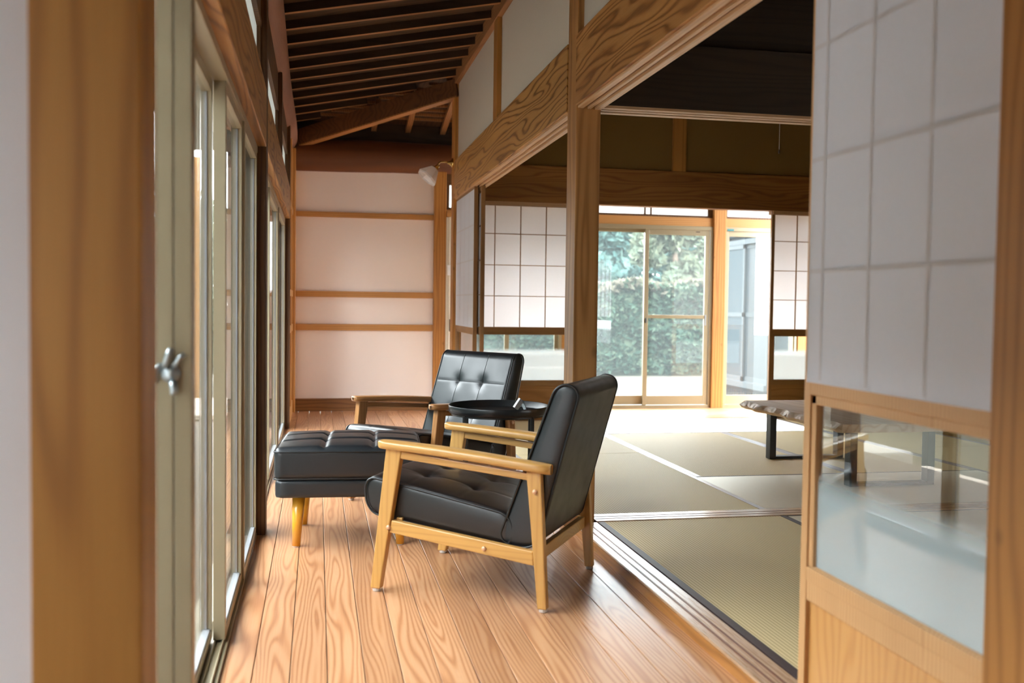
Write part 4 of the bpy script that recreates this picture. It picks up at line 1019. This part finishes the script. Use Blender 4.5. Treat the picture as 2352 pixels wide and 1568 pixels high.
# neighbouring wing with aluminium windows
wx = 6.0; base = (wx, 12.0, GZ)
e = empty('house_wing', base, label='blue-grey wing of the house with white aluminium windows, seen through the narrow glass door', cat='building')
mb = MB(); mb.box(wx, wx+3, 9.6, 13.62, 2.08, 2.9); mb.box(wx+.06, wx+3, 9.6, 13.62, -.08, 2.08); mb.box(wx, wx+.08, 13.5, 13.62, -.08, 2.08); mb.build('wall', M_metalwall, e, base)
mb = MB()
for k in range(50): mb.box(wx-.0, wx+.02, 9.6+k*.08, 9.6+k*.08+.045, GZ, -.15)
mb.box(wx+.02, wx+3, 9.6, 13.6, GZ, -.08); mb.build('corrugated_base', M_corr, e, base)
mb = MB(); mb.box(wx-.10, wx+3.1, 9.6, 13.75, 2.9, 2.98); mb.build('roof', M_roof, e, base)
mb = MB(); ya, yb = 11.98, 13.50; ym = 12.77
mb.box(wx-.06, wx+.06, ya, yb, 1.95, 2.02); mb.box(wx-.10, wx+.06, ya, yb, -.08, .0); mb.box(wx-.06, wx+.06, yb-.04, yb, 0, 1.95); mb.box(wx-.06, wx+.06, ya, ya+.04, 0, 1.95)
wf = mb.build('window', M_aluw, e, base)
for (a, b, xo, g) in ((ya+.04, ym+.03, -.01, M_winglass), (ym-.02, yb-.04, -.045, M_winscreen)):
    mb = MB(); 
    mb.box(wx+xo-.012, wx+xo+.012, a, a+.05, 0, 1.95); mb.box(wx+xo-.012, wx+xo+.012, b-.05, b, 0, 1.95)
    mb.box(wx+xo-.012, wx+xo+.012, a, b, 0, .07); mb.box(wx+xo-.012, wx+xo+.012, a, b, 1.89, 1.95); mb.box(wx+xo-.012, wx+xo+.012, a, b, .92, .98)
    mb.build('sash', M_aluw, wf, base)
    mb = MB(); mb.box(wx+xo-.003, wx+xo+.003, a+.05, b-.05, .07, 1.89); mb.build('pane', g, wf, base)
# left garden
base = (-8.5, 6.0, GZ); e = empty('hedge', base, label='tall loose evergreen hedge added to cut low sky light at the left windows', cat='hedge')  # made-up hedge, added to block low sky from the left
for k in range(7):
    y_ = -6+k*4.2; mb = MB(); mb.tube([(-8.5, y_, GZ), (-8.4, y_, GZ+2.5), (-8.5, y_, GZ+4.6)], [.2, .15, .05], 10); mb.build('trunk', M_bark, e, base)
leaves('leaves', M_treeA, [(-8.5+random.gauss(0, .7), random.uniform(-7.6, 20.8), GZ+.3+random.random()**.8*5.2) for i in range(18000)], .42, e, base, 1.8)
mb = MB(); y = 1.6
while y < 6.4: mb.box(-2.2, -.46, y, y+.135, -.17, -.14); y += .145
mb.box(-2.2, -.5, 1.6, 6.4, -.24, -.175)
tag(mb.build('wooden_deck', W['deck'], None, (-1.3, 4, -.14), bevel=.003), 'sun-bleached boards of the garden deck outside the left windows', 'deck', kind='structure')
for px, py in ((-2.1, 1.7), (-.6, 1.7), (-2.1, 6.2), (-.6, 6.2), (-2.1, 4), (-.6, 4)):
    mb = MB(); mb.box(px-.04, px+.04, py-.04, py+.04, GZ, -.24)
    mb.build('leg', W['postD'], bpy.data.objects['wooden_deck'], (-1.3, 4, -.14))
mb = MB(); mb.box(-2.6, -.6, 7.3, 8.6, GZ, -.16); tag(mb.build('garden_step', M_gravel, None, (-1.6, 8, GZ), bevel=.02), 'grey stone slab beyond the garden deck', 'step')
mb = MB(); y = 9.0
while y < 10.6: mb.box(-2.4, -.75, y, y+.11, -.02, .02); y += .125
bn = tag(mb.build('bench', W['deck'], None, (-1.6, 9.8, GZ), bevel=.003), 'slatted pale bench in the left garden seen through the near glass', 'bench')
for px in (-2.3, -.85):
    for py in (9.1, 10.45):
        mb = MB(); mb.box(px-.04, px+.04, py-.04, py+.04, GZ, -.02); mb.build('leg', W['postD'], bn, (-1.6, 9.8, GZ))
def shrub(x_, y_, r, h, label):
    base = (x_, y_, GZ); e = empty('shrub', base, label=label, cat='shrub', group='garden shrubs outside the left windows')
    mb = MB(); mb.tube([(x_, y_, GZ), (x_, y_, GZ+h*.6)], [.05, .03], 8); mb.build('stem', M_bark, e, base)
    pts = []
    for i in range(3500):
        d = Vector((random.gauss(0, 1), random.gauss(0, 1), random.gauss(0, 1))).normalized()*random.uniform(.7, 1)
        pts.append((x_+d.x*r, y_+d.y*r, GZ+h*.55+d.z*h*.45))
    leaves('leaves', M_treeB if int(x_*10) % 2 else M_hedge, pts, .10, e, base)
shrub(-1.75, 15.0, 1.0, 3.0, 'tall garden shrub behind the slatted bench'); shrub(-2.9, 18.5, 1.4, 3.8, 'rounded garden shrub farther left')
shrub(-.9, 17.0, .8, 1.6, 'low garden shrub near the house corner'); shrub(-3.8, 12.5, 1.1, 2.2, 'garden shrub left of the bench')
mb = MB(); mb.box(-1.32, -1.22, 10.9, 11.0, GZ, 2.6); tag(mb.build('porch_post', W['postN'], None, (-1.27, 10.95, GZ)), 'reddish outdoor post beyond the slatted bench', 'post')

# ------------------------------------------------------------------ entry space behind the camera (unseen, lets daylight in)
mb = MB()
mb.box(-1.8, -1.72, -2.6, -1.3, 0, 2.66); mb.box(-1.8, -1.72, .5, 1.44, 0, 2.66); mb.box(-1.8, -1.72, -1.3, .5, 1.7, 2.66); mb.box(-1.8, -1.72, -1.3, .5, 0, .85)
mb.box(-1.8, 1.27, -2.68, -2.6, 0, 3.1)
tag(mb.build('wall_behind', M_wallwhite, None, (0, -2.6, 0)), 'plaster piers round the openings behind the camera', 'wall', kind='structure')
